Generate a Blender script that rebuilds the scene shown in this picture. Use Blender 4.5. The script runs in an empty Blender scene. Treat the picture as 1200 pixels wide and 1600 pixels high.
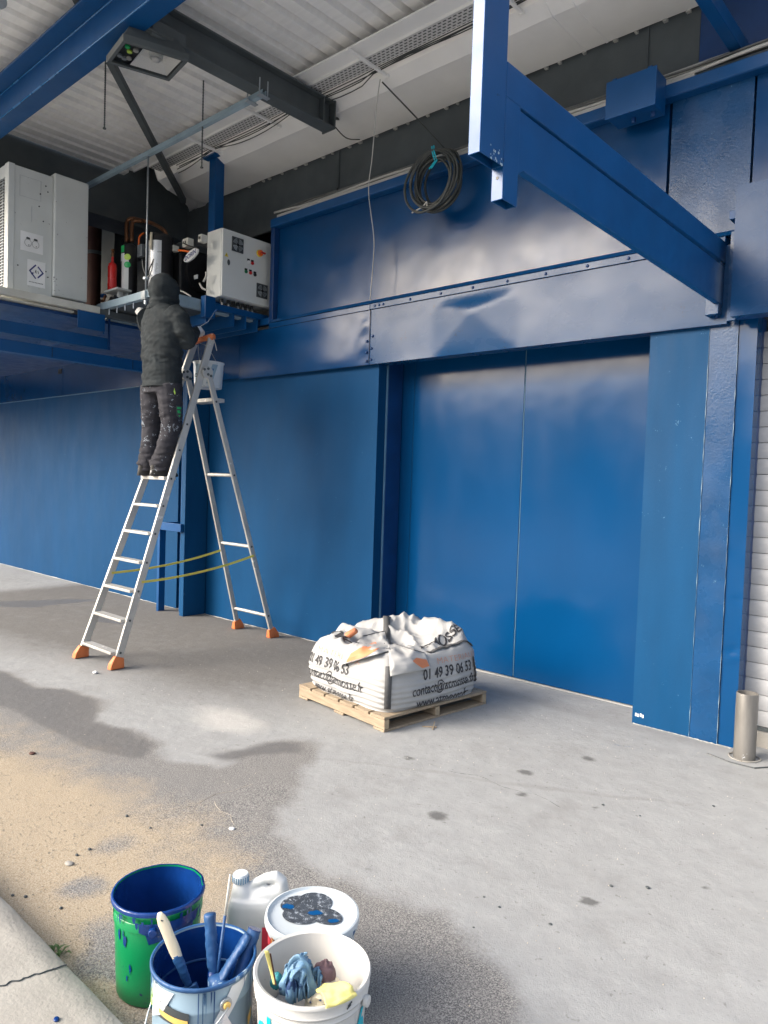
import bpy, bmesh, math, random
from mathutils import Vector, Matrix, noise
random.seed(7)
SC = bpy.context.scene
COL = SC.collection
PI = math.pi

# ------------------------------------------------------------------ camera
CAM_H = 1.6
FPX = 1128.25
MR = Matrix(((0.74367, -0.05282, 0.66646), (0.66774, 0.00954, -0.74433), (0.03296, 0.99856, 0.04236)))
_z = MR.col[2].normalized()
_x = (MR.col[0] - _z * MR.col[0].dot(_z)).normalized()
_y = _z.cross(_x)
MR = Matrix((_x, _y, _z)).transposed()
cam = bpy.data.cameras.new('camera')
cam.sensor_fit = 'HORIZONTAL'; cam.sensor_width = 36.0; cam.lens = FPX / 1200 * 36
cam.clip_start = 0.05; cam.clip_end = 3000
camo = bpy.data.objects.new('camera', cam); COL.objects.link(camo)
camo.matrix_world = Matrix.Translation((0, 0, CAM_H)) @ MR.to_4x4()
SC.camera = camo

# ------------------------------------------------------------------ sky, sun, exposure
SUN_EL, SUN_AZ = math.radians(30), math.radians(214)
W = bpy.data.worlds.new('World'); SC.world = W; W.use_nodes = True
nt = W.node_tree
bg = nt.nodes['Background']
sky = nt.nodes.new('ShaderNodeTexSky'); sky.sky_type = 'NISHITA'; sky.sun_disc = False
sky.sun_elevation = SUN_EL; sky.sun_rotation = SUN_AZ; sky.air_density = 1.0; sky.dust_density = 7.0; sky.ozone_density = 1.0
hs = nt.nodes.new('ShaderNodeHueSaturation'); hs.inputs['Saturation'].default_value = 0.74
nt.links.new(sky.outputs[0], hs.inputs['Color']); nt.links.new(hs.outputs[0], bg.inputs[0])
bg.inputs[1].default_value = 0.15
sl = bpy.data.lights.new('sun', 'SUN'); sl.energy = 0.5; sl.angle = math.radians(25); sl.color = (1, .985, .965)
so = bpy.data.objects.new('sun', sl); COL.objects.link(so)
sd = Vector((math.sin(SUN_AZ) * math.cos(SUN_EL), math.cos(SUN_AZ) * math.cos(SUN_EL), math.sin(SUN_EL)))
so.rotation_euler = sd.to_track_quat('Z', 'Y').to_euler(); so.location = (-3, -8, 10)
SC.view_settings.view_transform = 'Standard'; SC.view_settings.look = 'None'
SC.view_settings.gamma = 1; SC.view_settings.use_curve_mapping = False
SC.view_settings.exposure = 1.5

# ------------------------------------------------------------------ layout helpers (survey of the place: pixel ray + one known coordinate)
def ray(px, py): return MR @ Vector(((px - 600) / FPX, (800 - py) / FPX, -1))
C0 = Vector((0, 0, CAM_H))
def at_z(px, py, z=0.0): r = ray(px, py); return C0 + r * ((z - CAM_H) / r.z)
def at_y(px, py, Y): r = ray(px, py); return C0 + r * (Y / r.y)
def at_x(px, py, X): r = ray(px, py); return C0 + r * (X / r.x)
V = Vector

# ------------------------------------------------------------------ mesh builder
class B:
    def __init__(s): s.v = []; s.f = []
    def add(s, vs, fs):
        n = len(s.v); s.v += [V(p) for p in vs]; s.f += [tuple(i + n for i in f) for f in fs]; return s
    def box(s, x0, x1, y0, y1, z0, z1):
        return s.add([(x, y, z) for x in (x0, x1) for y in (y0, y1) for z in (z0, z1)],
                     [(0, 1, 3, 2), (4, 6, 7, 5), (0, 4, 5, 1), (2, 3, 7, 6), (0, 2, 6, 4), (1, 5, 7, 3)])
    def obox(s, o, a, b, c):
        o, a, b, c = V(o), V(a), V(b), V(c)
        if a.cross(b).dot(c) < 0: a, b = b, a
        p = [o + a * i + b * j + c * k for i in (0, 1) for j in (0, 1) for k in (0, 1)]
        return s.add(p, [(0, 1, 3, 2), (4, 6, 7, 5), (0, 4, 5, 1), (2, 3, 7, 6), (0, 2, 6, 4), (1, 5, 7, 3)])
    def bar(s, p, q, w, h, up=(0, 0, 1)):
        p, q = V(p), V(q); d = (q - p); u = V(up); sd_ = d.cross(u).normalized(); u2 = sd_.cross(d).normalized()
        return s.obox(p - sd_ * w / 2 - u2 * h / 2, d, sd_ * w, u2 * h)
    def tube(s, pts, r, n=8, cap=True):
        pts = [V(p) for p in pts]; m = len(pts); rs = r if isinstance(r, (list, tuple)) else [r] * m
        rings = []; prev = None
        for i, p in enumerate(pts):
            d = (pts[min(i + 1, m - 1)] - pts[max(i - 1, 0)]).normalized()
            if prev is None:
                a = d.orthogonal().normalized()
            else:
                a = (prev - d * prev.dot(d)); a = a.normalized() if a.length > 1e-6 else d.orthogonal().normalized()
            prev = a; b = d.cross(a)
            rings.append([p + (a * math.cos(2 * PI * k / n) + b * math.sin(2 * PI * k / n)) * rs[i] for k in range(n)])
        vs = [q for R_ in rings for q in R_]; fs = []
        for i in range(m - 1):
            for k in range(n):
                fs.append((i * n + k, i * n + (k + 1) % n, (i + 1) * n + (k + 1) % n, (i + 1) * n + k))
        if cap: fs.append(tuple(range(n))[::-1]); fs.append(tuple((m - 1) * n + k for k in range(n)))
        return s.add(vs, fs)
    def cyl(s, p, q, r, n=16, r2=None): return s.tube([p, q], [r, r if r2 is None else r2], n)
    def lathe(s, c, prof, n=40, close=False):
        c = V(c); vs = []; fs = []; m = len(prof)
        for r, z in prof:
            for k in range(n):
                a = 2 * PI * k / n; vs.append(c + V((r * math.cos(a), r * math.sin(a), z)))
        for i in range(m - 1):
            for k in range(n): fs.append((i * n + k, i * n + (k + 1) % n, (i + 1) * n + (k + 1) % n, (i + 1) * n + k))
        if close: fs.append(tuple(range(n))[::-1]); fs.append(tuple((m - 1) * n + k for k in range(n)))
        return s.add(vs, fs)
    def prism(s, prof, x0, x1, axis='X'):
        # prof: closed 2-D polygon, extruded along an axis; X -> (y,z), Y -> (x,z), Z -> (x,y)
        n = len(prof)
        def P(t, a, b): return {'X': (t, a, b), 'Y': (a, t, b), 'Z': (a, b, t)}[axis]
        vs = [P(x0, a, b) for a, b in prof] + [P(x1, a, b) for a, b in prof]
        fs = [(k, (k + 1) % n, n + (k + 1) % n, n + k) for k in range(n)] + [tuple(range(n))[::-1], tuple(range(n, 2 * n))]
        return s.add(vs, fs)
    def grid(s, fn, nu, nv, closed_u=False):
        vs = [fn(i / (nu if closed_u else nu - 1), j / (nv - 1)) for j in range(nv) for i in range(nu)]; fs = []
        for j in range(nv - 1):
            for i in range(nu if closed_u else nu - 1):
                i2 = (i + 1) % nu; fs.append((j * nu + i, j * nu + i2, (j + 1) * nu + i2, (j + 1) * nu + i))
        return s.add(vs, fs)
    def mesh(s, name, org=V((0, 0, 0)), smooth=False, fix=True):
        me = bpy.data.meshes.new(name)
        me.from_pydata([tuple(p - org) for p in s.v], [], s.f)
        if fix:
            bm = bmesh.new(); bm.from_mesh(me); bmesh.ops.recalc_face_normals(bm, faces=bm.faces); bm.to_mesh(me); bm.free()
        if smooth: me.shade_smooth()
        me.update(); return me
    def done(s, name, mat, parent=None, bevel=0.0, smooth=False, label=None, kind=None, fix=True, org=None, solid=0.0, sharp=None):
        r = root_of(parent); o0 = V(org) if org is not None else (V(r.location) if r else V((0, 0, 0)))
        me = s.mesh(name, o0, smooth, fix)
        if sharp is not None and smooth: me.set_sharp_from_angle(angle=math.radians(sharp))
        o = bpy.data.objects.new(name, me); COL.objects.link(o)
        for m_ in (mat if isinstance(mat, list) else [mat]): me.materials.append(m_)
        if parent: o.parent = parent
        elif org is not None: o.location = o0
        if solid:
            md = o.modifiers.new('solid', 'SOLIDIFY'); md.thickness = solid; md.offset = 0
        if bevel:
            md = o.modifiers.new('bevel', 'BEVEL'); md.width = bevel; md.segments = 2; md.limit_method = 'ANGLE'; md.angle_limit = math.radians(40)
        if label: o['label'] = label
        if kind: o['kind'] = kind
        return o

def root_of(o):
    while o is not None and o.parent is not None: o = o.parent
    return o
def thing(name, label, cat, loc=(0, 0, 0), group=None):
    o = bpy.data.objects.new(name, None); COL.objects.link(o); o.location = V(loc); o.empty_display_size = .1
    return tag(o, label, cat, group)
def tag(o, label, cat, group=None):
    o['label'] = label; o['category'] = cat
    if group: o['group'] = group
    return o
def inst(src, parent, offset, name=None):
    o = bpy.data.objects.new(name or src.name.split('.')[0], src.data); COL.objects.link(o)
    o.parent = parent; o.location = V(src.location) + V(offset)
    for m in src.modifiers:
        if m.type == 'BEVEL':
            n = o.modifiers.new('bevel', 'BEVEL'); n.width = m.width; n.segments = m.segments; n.limit_method = 'ANGLE'; n.angle_limit = m.angle_limit
    return o

# ------------------------------------------------------------------ materials
def newmat(name):
    m = bpy.data.materials.new(name); m.use_nodes = True
    t = m.node_tree; return m, t, t.nodes['Principled BSDF']
def N(t, ty, **kw):
    n = t.nodes.new(ty)
    for k, v in kw.items():
        if k in n.inputs: n.inputs[k].default_value = v
        else: setattr(n, k, v)
    return n
def L(t, a, b): t.links.new(a, b)
def coords(t, scale=(1, 1, 1)):
    c = N(t, 'ShaderNodeTexCoord'); m = N(t, 'ShaderNodeMapping'); m.inputs['Scale'].default_value = scale
    L(t, c.outputs['Object'], m.inputs['Vector']); return m.outputs[0]
def noi(t, vec, scale, detail=4, rough=.55): 
    n = N(t, 'ShaderNodeTexNoise', Scale=scale, Detail=detail, Roughness=rough); L(t, vec, n.inputs['Vector']); return n.outputs['Fac']
def ramp(t, fac, p0, c0, p1, c1):
    if p1 > 1:   # a colour ramp only spans 0..1
        h = N(t, 'ShaderNodeMath', operation='MULTIPLY'); L(t, fac, h.inputs[0]); h.inputs[1].default_value = .5; fac = h.outputs[0]; p0, p1 = p0 / 2, p1 / 2
    r = N(t, 'ShaderNodeValToRGB'); e = r.color_ramp.elements
    e[0].position = p0; e[1].position = p1
    e[0].color = c0 if len(c0) == 4 else (*c0, 1); e[1].color = c1 if len(c1) == 4 else (*c1, 1)
    L(t, fac, r.inputs[0]); return r.outputs[0]
def mix(t, fac, a, b):
    m = N(t, 'ShaderNodeMix', data_type='RGBA')
    for s_, v in ((m.inputs[0], fac), (m.inputs[6], a), (m.inputs[7], b)):
        if hasattr(v, 'links') or hasattr(v, 'is_linked'): L(t, v, s_)
        elif isinstance(v, (int, float)): s_.default_value = v
        else: s_.default_value = (*v, 1) if len(v) == 3 else v
    return m.outputs[2]
def mul(c, k): return tuple(min(1, x * k) for x in c)
def paint(name, col, rough=.4, var=.18, scale=3, stretch=(1, 1, 1), bump=.15, bscale=120, metal=0., wear=0., wearcol=(.6, .63, .66), wscale=40,
          rvar=.08, wave=0., coat=0., spec=.5, dirt=None, dirtamt=.0):
    m, t, p = newmat(name)
    v = coords(t); vs_ = coords(t, stretch)
    f = noi(t, vs_, scale, 6)
    c = ramp(t, f, .3, mul(col, 1 - var), .7, mul(col, 1 + var))
    if dirtamt:
        df = ramp(t, noi(t, v, 1.7, 7, .65), .5, (0, 0, 0), .75, (dirtamt,) * 3)
        c = mix(t, df, c, dirt or mul(col, .4))
    if wear:
        w1 = noi(t, v, wscale, 3, .6); w2 = noi(t, v, wscale * .13, 3)
        ma = N(t, 'ShaderNodeMath', operation='ADD'); L(t, w1, ma.inputs[0]); L(t, w2, ma.inputs[1])
        wf = ramp(t, ma.outputs[0], 1.32 - wear, (0, 0, 0), 1.34 - wear, (1, 1, 1))
        c = mix(t, wf, c, wearcol)
    L(t, c, p.inputs['Base Color'])
    rr = ramp(t, noi(t, vs_, scale * 1.7, 5), .3, (max(0.02, rough - rvar),) * 3, .7, (min(1, rough + rvar),) * 3)
    L(t, rr, p.inputs['Roughness'])
    p.inputs['Metallic'].default_value = metal; p.inputs['Specular IOR Level'].default_value = spec
    if coat: p.inputs['Coat Weight'].default_value = coat; p.inputs['Coat Roughness'].default_value = .12
    nrm = None
    if bump:
        b = N(t, 'ShaderNodeBump', Strength=bump, Distance=.004); L(t, noi(t, coords(t, stretch), bscale, 4), b.inputs['Height']); nrm = b
    if wave:
        b2 = N(t, 'ShaderNodeBump', Strength=wave, Distance=.05); L(t, noi(t, v, 2.2, 2), b2.inputs['Height'])
        if nrm: L(t, nrm.outputs[0], b2.inputs['Normal'])
        nrm = b2
    if nrm: L(t, nrm.outputs[0], p.inputs['Normal'])
    return m
def plain(name, col, rough=.5, metal=0., **kw): return paint(name, col, rough, var=.12, bump=.05, metal=metal, **kw)

BLUE = (.0015, .040, .132)
M = {}
M['blue_gloss'] = paint('blue_gloss', BLUE, .2, .16, 2.2, (1, 1, 1), .03, 60, wear=.0, rvar=.05, wave=.05, spec=.34)
M['blue_door'] = paint('blue_door', (.001, .050, .158),   .17, .07, 1.1, (1.5, 1.5, .7), .03, 45, wear=0, rvar=.05, wave=.05, spec=.30)
M['blue_matte'] = paint('blue_matte', (.003, .050, .140), .55, .08, 1.6, (2, 2, .8), .25, 90, wear=-.02, wearcol=(.10, .22, .36), wscale=110, rvar=.07, spec=.10, dirtamt=.25, dirt=(.006, .05, .12))
M['blue_dull'] = paint('blue_dull', (.004, .056, .150), .5, .10, 2, (3, 3, .6), .25, 90, wear=-.01, wearcol=(.12, .25, .38), wscale=110, spec=.14)
M['blue_lintel'] = paint('blue_lintel', (.003, .047, .14), .27, .10, 1.3, (1, 1, 1.6), .10, 70, wear=.02, wearcol=(.01, .03, .08), wscale=50, rvar=.07, wave=.07, spec=.27)
M['blue_rough'] = paint('blue_rough', (.004, .050, .145), .28, .2, 3, (1, 1, 1), .28, 75, wear=.01, wearcol=(.12, .25, .38), wscale=120, rvar=.1, spec=.38)
M['blue_frame'] = paint('blue_frame', (.002, .062, .20), .36, .1, 2, (2, 2, 2), .04, 80, rvar=.05, spec=.35, wear=.01, wearcol=(.004, .03, .10), wscale=60)
M['blue_dark'] = paint('blue_dark', (.004, .04, .15), .35, .2, 2, (2, 2, 2), .15, 60)
M['seam_dark'] = plain('seam_dark', (.004, .012, .04), .6)
M['seam_light'] = plain('seam_light', (.09, .20, .32), .5)
M['chip'] = plain('chip', (.35, .45, .52), .5)
M['steel_dark'] = paint('steel_dark', (.070, .084, .090), .55, .2, 3, (1, 1, 1), .15, 60, dirtamt=.3, dirt=(.08, .075, .07))
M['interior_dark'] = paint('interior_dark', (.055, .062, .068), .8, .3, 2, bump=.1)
M['galv'] = paint('galv', (.38, .42, .45), .42, .15, 14, (1, 1, 1), .06, 60, metal=.55)
M['galv_blue'] = paint('galv_blue', (.27, .36, .42), .5, .12, 6, bump=.06)
M['roof_white'] = paint('roof_white', (.80, .80, .79), .5, .06, 3, (1, 6, 1), .05, 40, dirtamt=.25, dirt=(.46, .46, .46))
M['duct_white'] = paint('duct_white', (.82, .82, .805), .55, .05, 2, bump=.06, bscale=25, dirtamt=.15, dirt=(.55, .53, .50), wave=.1)
M['off_white'] = paint('off_white', (.56, .585, .575), .45, .06, 3, bump=.05, dirtamt=.25, dirt=(.45, .46, .43), wear=.015, wearcol=(.2, .2, .2))
M['cabinet'] = paint('cabinet', (.66, .685, .67), .4, .03, 3, bump=.06, bscale=200)
M['cream_steel'] = paint('cream_steel', (.55, .55, .50), .5, .08, 4, dirtamt=.5, dirt=(.3, .28, .24))
M['white_paper'] = plain('white_paper', (.75, .76, .76), .5)
M['navy_print'] = plain('navy_print', (.02, .03, .17), .5)
M['black'] = paint('black', (.012, .012, .014), .45, .2, 5, bump=.05)
M['black_rubber'] = plain('black_rubber', (.02, .02, .022), .65)
M['cable_grey'] = paint('cable_grey', (.035, .042, .042), .5, .25, 8)
M['cable_mid'] = paint('cable_mid', (.12, .125, .12), .5, .3, 8)
M['blue_highlight'] = plain('blue_highlight', (.02, .12, .30), .25)  # lighter blue for painted highlights on the front beam
M['cable_light'] = plain('cable_light', (.42, .42, .40), .5)
M['red'] = plain('red', (.52, .02, .018), .3)
M['orange'] = paint('orange', (.62, .17, .05), .55, .15, 8, wear=.06, wearcol=(.6, .5, .4))
M['orange_plain'] = plain('orange_plain', (.75, .14, .02), .4)
M['yellow'] = plain('yellow', (.75, .6, .05), .45)
M['green'] = plain('green', (.02, .45, .12), .45)
M['button_green'] = plain('button_green', (.01, .15, .06), .35)
M['lime'] = plain('lime', (.55, .8, .12), .45)
M['steel'] = paint('steel', (.62, .64, .66), .22, .06, 4, (2, 2, .2), .03, 60, metal=1.)
M['silver'] = paint('silver', (.66, .68, .70), .3, .05, 4, metal=.35, bump=.02)
M['copper'] = paint('copper', (.22, .10, .05), .4, .3, 8, metal=.6)
M['rust'] = paint('rust', (.06, .02, .014), .75, .25, 5)
M['ladder'] = paint('ladder', (.50, .495, .47), .42, .12, 8, (1, 1, .4), .15, 70, metal=.35, wear=.09, wearcol=(.74, .73, .70), wscale=30, dirtamt=.55, dirt=(.30, .28, .26))
M['tape_yellow'] = plain('tape_yellow', (.66, .58, .10), .6)
M['jacket'] = paint('jacket', (.021, .027, .031), .85, .25, 12, bump=.35, bscale=260, spec=.25)
M['trousers'] = paint('trousers', (.036, .036, .044), .85, .25, 8, bump=.35, bscale=240, wear=.13, wearcol=(.22, .25, .29), wscale=48, spec=.25)
M['shoe'] = paint('shoe', (.03, .028, .025), .7, .2, 10, wear=.1, wearcol=(.4, .4, .4))
M['skin'] = plain('skin', (.45, .27, .19), .5)
M['glove'] = paint('glove', (.55, .58, .62), .7, .1, 10, wear=.22, wearcol=(.03, .12, .3), wscale=24)
M['glove_white'] = plain('glove_white', (.66, .66, .64), .7)
M['wood'] = paint('wood', (.31, .245, .17), .7, .22, 5, (1, 12, 12), .3, 60, dirtamt=.3, dirt=(.25, .18, .11))
M['wood_end'] = paint('wood_end', (.38, .30, .20), .75, .15, 30, bump=.3, bscale=90)
M['steel_pole'] = paint('steel_pole', (.17, .165, .155), .5, .35, 9, (1, 1, .25), .3, 60, metal=.35, dirtamt=.5, dirt=(.16, .15, .13), wear=.05)
M['shutter'] = paint('shutter', (.44, .45, .46), .42, .05, 3, (1, 1, 3), .06, 40, dirtamt=.15, dirt=(.45, .43, .4))
M['glass_lamp'] = newmat('glass_lamp')[0]
_p = M['glass_lamp'].node_tree.nodes['Principled BSDF']; _p.inputs['Transmission Weight'].default_value = 1; _p.inputs['Roughness'].default_value = .03; _p.inputs['IOR'].default_value = 1.05
M['reflector'] = paint('reflector', (.80, .82, .82), .35, .05, 3, metal=0, bump=0)
# buckets
M['bucket_green'] = paint('bucket_green', (.003, .22, .075), .33, .08, 3, bump=.08, wear=.075, wearcol=(.004, .02, .11), wscale=13)
M['bucket_white'] = paint('bucket_white', (.58, .575, .55), .38, .04, 3, bump=.05, dirtamt=.15, dirt=(.5, .5, .5), wear=.02, wearcol=(.2, .2, .2))
M['paint_blue'] = paint('paint_blue', (.004, .035, .17), .22, .3, 8, bump=.35, bscale=40, wear=.02, wearcol=(.2, .35, .5))
M['paint_blue_dry'] = paint('paint_blue_dry', (.02, .085, .23), .5, .3, 10, bump=.5, bscale=60, wear=.10, wearcol=(.22, .33, .45), wscale=70)
M['can_grey'] = paint('can_grey', (.25, .36, .45), .35, .12, 4, (1, 1, .3), .08, 60, wear=.06, wearcol=(.02, .1, .27), wscale=22)
M['can_pale'] = paint('can_pale', (.58, .63, .67), .38, .08, 4, bump=.05, wear=.03, wearcol=(.03, .12, .3), wscale=22)
M['charcoal'] = plain('charcoal', (.05, .06, .065), .5)
M['label_yellow'] = plain('label_yellow', (.75, .5, .14), .5)
M['lid_white'] = paint('lid_white', (.52, .58, .62), .35, .05, 4, bump=.08, wear=.05, wearcol=(.15, .3, .45), wscale=18)
M['lid_dark'] = paint('lid_dark', (.035, .045, .06), .6, .3, 20, bump=.4, bscale=150, wear=.20, wearcol=(.30, .34, .39), wscale=420)
M['plastic_white'] = paint('plastic_white', (.56, .58, .585), .35, .08, 4, (1, 1, .4), .05, 50, wear=.16, wearcol=(.20, .38, .50), wscale=16)
M['cream'] = paint('cream', (.66, .60, .46), .5, .1, 8, (1, 1, .3), wear=.12, wearcol=(.02, .08, .22), wscale=18)
M['cloth_yellow'] = paint('cloth_yellow', (.78, .70, .24), .8, .06, 20, bump=.4, bscale=300)
M['cloth_blue'] = paint('cloth_blue', (.13, .25, .38), .6, .3, 10, bump=.4, bscale=80, wear=.2, wearcol=(.015, .05, .15), wscale=20)
M['cloth_brown'] = paint('cloth_brown', (.15, .09, .10), .8, .25, 15, bump=.4)
M['teal'] = plain('teal', (.02, .22, .25), .5)
M['cyan_print'] = plain('cyan_print', (.0, .42, .55), .45)
M['magenta'] = plain('magenta', (.45, .02, .2), .45)
M['label_red'] = plain('label_red', (.55, .03, .06), .45)
M['label_orange'] = plain('label_orange', (.55, .2, .05), .45)
M['bag'] = paint('bag', (.38, .385, .385), .6, .06, 4, bump=.5, bscale=260, dirtamt=.18, dirt=(.5, .49, .47))
M['bag_print'] = plain('bag_print', (.03, .03, .035), .6)
M['bag_grey'] = plain('bag_grey', (.07, .072, .075), .7)
M['bag_orange'] = plain('bag_orange', (.62, .22, .10), .6)
M['leaf'] = plain('leaf', (.07, .13, .035), .6)
M['pebble'] = paint('pebble', (.40, .36, .30), .85, .4, 30)

# ground: concrete, worn asphalt, sand and damp, from mask attributes of the one ground sheet
def ground_mat():
    m, t, p = newmat('ground')
    v = coords(t)
    def attr(n): a = N(t, 'ShaderNodeAttribute'); a.attribute_name = n; return a.outputs['Fac']
    def addn(mask, nz, amt):
        s = N(t, 'ShaderNodeMath', operation='MULTIPLY_ADD'); L(t, nz, s.inputs[0]); s.inputs[1].default_value = amt
        L(t, mask, s.inputs[2]); return s.outputs[0]
    big = noi(t, v, .9, 6, .6); mid = noi(t, v, 7, 7, .62); fine = noi(t, v, 55, 5, .7); grit = noi(t, v, 190, 3, .75); grit2 = noi(t, v, 95, 2, .6)
    conc = ramp(t, mid, .25, (.248, .257, .263), .75, (.325, .337, .343))
    conc = mix(t, ramp(t, big, .35, (0, 0, 0), .7, (.45,) * 3), conc, (.25, .255, .255))
    conc = mix(t, ramp(t, grit, .60, (0, 0, 0), .70, (.55,) * 3), conc, (.16, .165, .17))
    conc = mix(t, ramp(t, fine, .62, (0, 0, 0), .75, (.4,) * 3), conc, (.44, .44, .435))
    conc = mix(t, ramp(t, noi(t, v, 2.6, 8, .7), .54, (0, 0, 0), .68, (.42,) * 3), conc, (.19, .19, .188))
    conc = mix(t, ramp(t, noi(t, v, 34, 3, .5), .66, (0, 0, 0), .72, (.6,) * 3), conc, (.13, .13, .13))
    # darker tone: back left, wall foot and slab joint
    g_ = addn(addn(attr('dark_tone'), mid, .7), big, .5)
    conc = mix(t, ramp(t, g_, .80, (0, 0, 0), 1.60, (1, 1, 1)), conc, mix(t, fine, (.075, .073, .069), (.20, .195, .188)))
    asph = mix(t, ramp(t, grit, .42, (0, 0, 0), .62, (1, 1, 1)), (.075, .075, .08), (.34, .335, .32))
    asph = mix(t, ramp(t, mid, .4, (0, 0, 0), .75, (.5,) * 3), asph, (.20, .197, .19))
    am = addn(addn(attr('asph'), fine, .35), grit2, .35)
    c = mix(t, ramp(t, am, .66, (0, 0, 0), .98, (1, 1, 1)), conc, asph)
    dm = addn(attr('damp'), fine, .2)
    wet = mix(t, grit, (.045, .045, .046), (.22, .215, .21))
    wetf = ramp(t, dm, .44, (0, 0, 0), .84, (.72,) * 3)
    c = mix(t, wetf, c, wet)
    dst = addn(attr('dust'), mid, .4)
    c = mix(t, ramp(t, dst, .45, (0, 0, 0), 1.2, (.7,) * 3), c, (.45, .445, .43))
    sand = mix(t, ramp(t, grit, .38, (0, 0, 0), .6, (1, 1, 1)), (.24, .185, .115), (.42, .365, .285))
    sm = addn(addn(addn(addn(attr('sand'), grit2, .6), mid, .5), fine, .45), grit, .3)
    sf = ramp(t, sm, 1.18, (0, 0, 0), 1.72, (1, 1, 1))
    c = mix(t, sf, c, sand)
    sp = addn(addn(attr('spot'), fine, .6), mid, .5)
    c = mix(t, ramp(t, sp, .86, (0, 0, 0), 1.25, (.75,) * 3), c, (.06, .06, .06))
    bl = addn(attr('bluedrip'), fine, .5)
    c = mix(t, ramp(t, bl, .74, (0, 0, 0), .86, (.8,) * 3), c, (.03, .12, .25))
    L(t, c, p.inputs['Base Color'])
    L(t, ramp(t, wetf, 0, (.85,) * 3, .7, (.45,) * 3), p.inputs['Roughness'])
    b = N(t, 'ShaderNodeBump', Strength=.55, Distance=.004); L(t, grit, b.inputs['Height'])
    b2 = N(t, 'ShaderNodeBump', Strength=.35, Distance=.02); L(t, mid, b2.inputs['Height']); L(t, b.outputs[0], b2.inputs['Normal'])
    L(t, b2.outputs[0], p.inputs['Normal'])
    return m
M['ground'] = ground_mat()
M['kerb'] = paint('kerb', (.31, .30, .275), .85, .15, 5, bump=.6, bscale=70, dirtamt=.5, dirt=(.23, .21, .18), wear=.05, wearcol=(.2, .18, .15))

def tray_mat():
    m, t, p = newmat('perforated_tray')
    br = N(t, 'ShaderNodeTexBrick'); v = coords(t, (1, 1, 1)); L(t, v, br.inputs['Vector'])
    br.inputs['Color1'].default_value = (.05, .055, .055, 1); br.inputs['Color2'].default_value = (.05, .055, .055, 1); br.inputs['Mortar'].default_value = (.58, .58, .57, 1)
    br.inputs['Scale'].default_value = 1; br.inputs['Brick Width'].default_value = .045; br.inputs['Row Height'].default_value = .028; br.inputs['Mortar Size'].default_value = .0085; br.inputs['Mortar Smooth'].default_value = .1
    L(t, br.outputs[0], p.inputs['Base Color']); p.inputs['Roughness'].default_value = .5
    return m
M['tray'] = tray_mat()

# ------------------------------------------------------------------ writing
def write(s, size, fn, mat, name, parent, bold=.0, shear=0., align='LEFT', spacing=1.0, sub=0, xs=1.0, fit=None):
    cu = bpy.data.curves.new('txt', 'FONT'); cu.body = s; cu.size = size; cu.align_x = align; cu.shear = shear; cu.offset = bold; cu.space_character = spacing; cu.resolution_u = 3
    o = bpy.data.objects.new('txt', cu); COL.objects.link(o)
    dg = bpy.context.evaluated_depsgraph_get(); me0 = o.evaluated_get(dg).to_mesh()
    bm = bmesh.new(); bm.from_mesh(me0)
    bmesh.ops.triangulate(bm, faces=bm.faces)
    if sub: bmesh.ops.subdivide_edges(bm, edges=[e for e in bm.edges if e.calc_length() > size * .15], cuts=sub)
    if fit: xs = fit / max(v.co.x for v in bm.verts)
    b = B(); bm.verts.index_update()
    b.add([fn(v.co.x * xs, v.co.y) for v in bm.verts], [tuple(v.index for v in f.verts) for f in bm.faces]); bm.free()
    bpy.data.objects.remove(o); bpy.data.curves.remove(cu)
    return b.done(name, mat, parent, fix=False)

# ================================================================== SETTING
def sdpoly(p, poly):
    x, y = p; d = 1e9; ins = False; n = len(poly); j = n - 1
    for i in range(n):
        xi, yi = poly[i]; xj, yj = poly[j]
        ex, ey = xj - xi, yj - yi; wx_, wy_ = x - xi, y - yi
        tt = max(0, min(1, (wx_ * ex + wy_ * ey) / (ex * ex + ey * ey + 1e-12)))
        d = min(d, (wx_ - ex * tt) ** 2 + (wy_ - ey * tt) ** 2)
        if (yi > y) != (yj > y) and x < (xj - xi) * (y - yi) / (yj - yi) + xi: ins = not ins
        j = i
    return (-1 if ins else 1) * math.sqrt(d)
def sst(a, b, x):
    t = max(0, min(1, (x - a) / (b - a))); return t * t * (3 - 2 * t)
ASPH = [(-9, .5), (-9, 2.3), (-6.07, 2.24), (-5.36, 2.24), (-5.21, 2.41), (-4.8, 2.4), (-4.4, 2.24), (-4.17, 2.3), (-3.79, 2.23), (-3.49, 2.2), (-3.29, 2.38),
        (-3.47, 2.5), (-3.4, 2.81), (-3.2, 2.96), (-3.0, 2.8), (-2.75, 2.42), (-2.45, 2.12), (-2.12, 2.10), (-1.84, 2.13), (-1.57, 2.15), (-1.29, 2.03), (-1.03, 1.88), (-.7, 1.2), (-.6, .5)]
DAMP = [(-7.5, 1.75), (-6.07, 2.24), (-5.36, 2.24), (-5.21, 2.41), (-4.8, 2.4), (-4.4, 2.24), (-4.17, 2.3), (-3.79, 2.23), (-3.6, 2.1), (-4.0, 1.95), (-4.8, 1.9), (-6, 1.75)]
DAMP2 = [(-3.55, 2.3), (-3.45, 2.5), (-3.4, 2.81), (-3.22, 2.92), (-3.1, 2.82), (-3.2, 2.6), (-3.25, 2.38)]
PUD = [(-9.2, 3.35), (-9.0, 3.75), (-8.9, 4.1), (-8.65, 4.3), (-8.55, 3.95), (-8.6, 3.5), (-8.9, 3.2)]
PUD2 = [(-7.75, 3.78), (-7.25, 3.98), (-6.95, 3.86), (-7.35, 3.7)]
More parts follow.
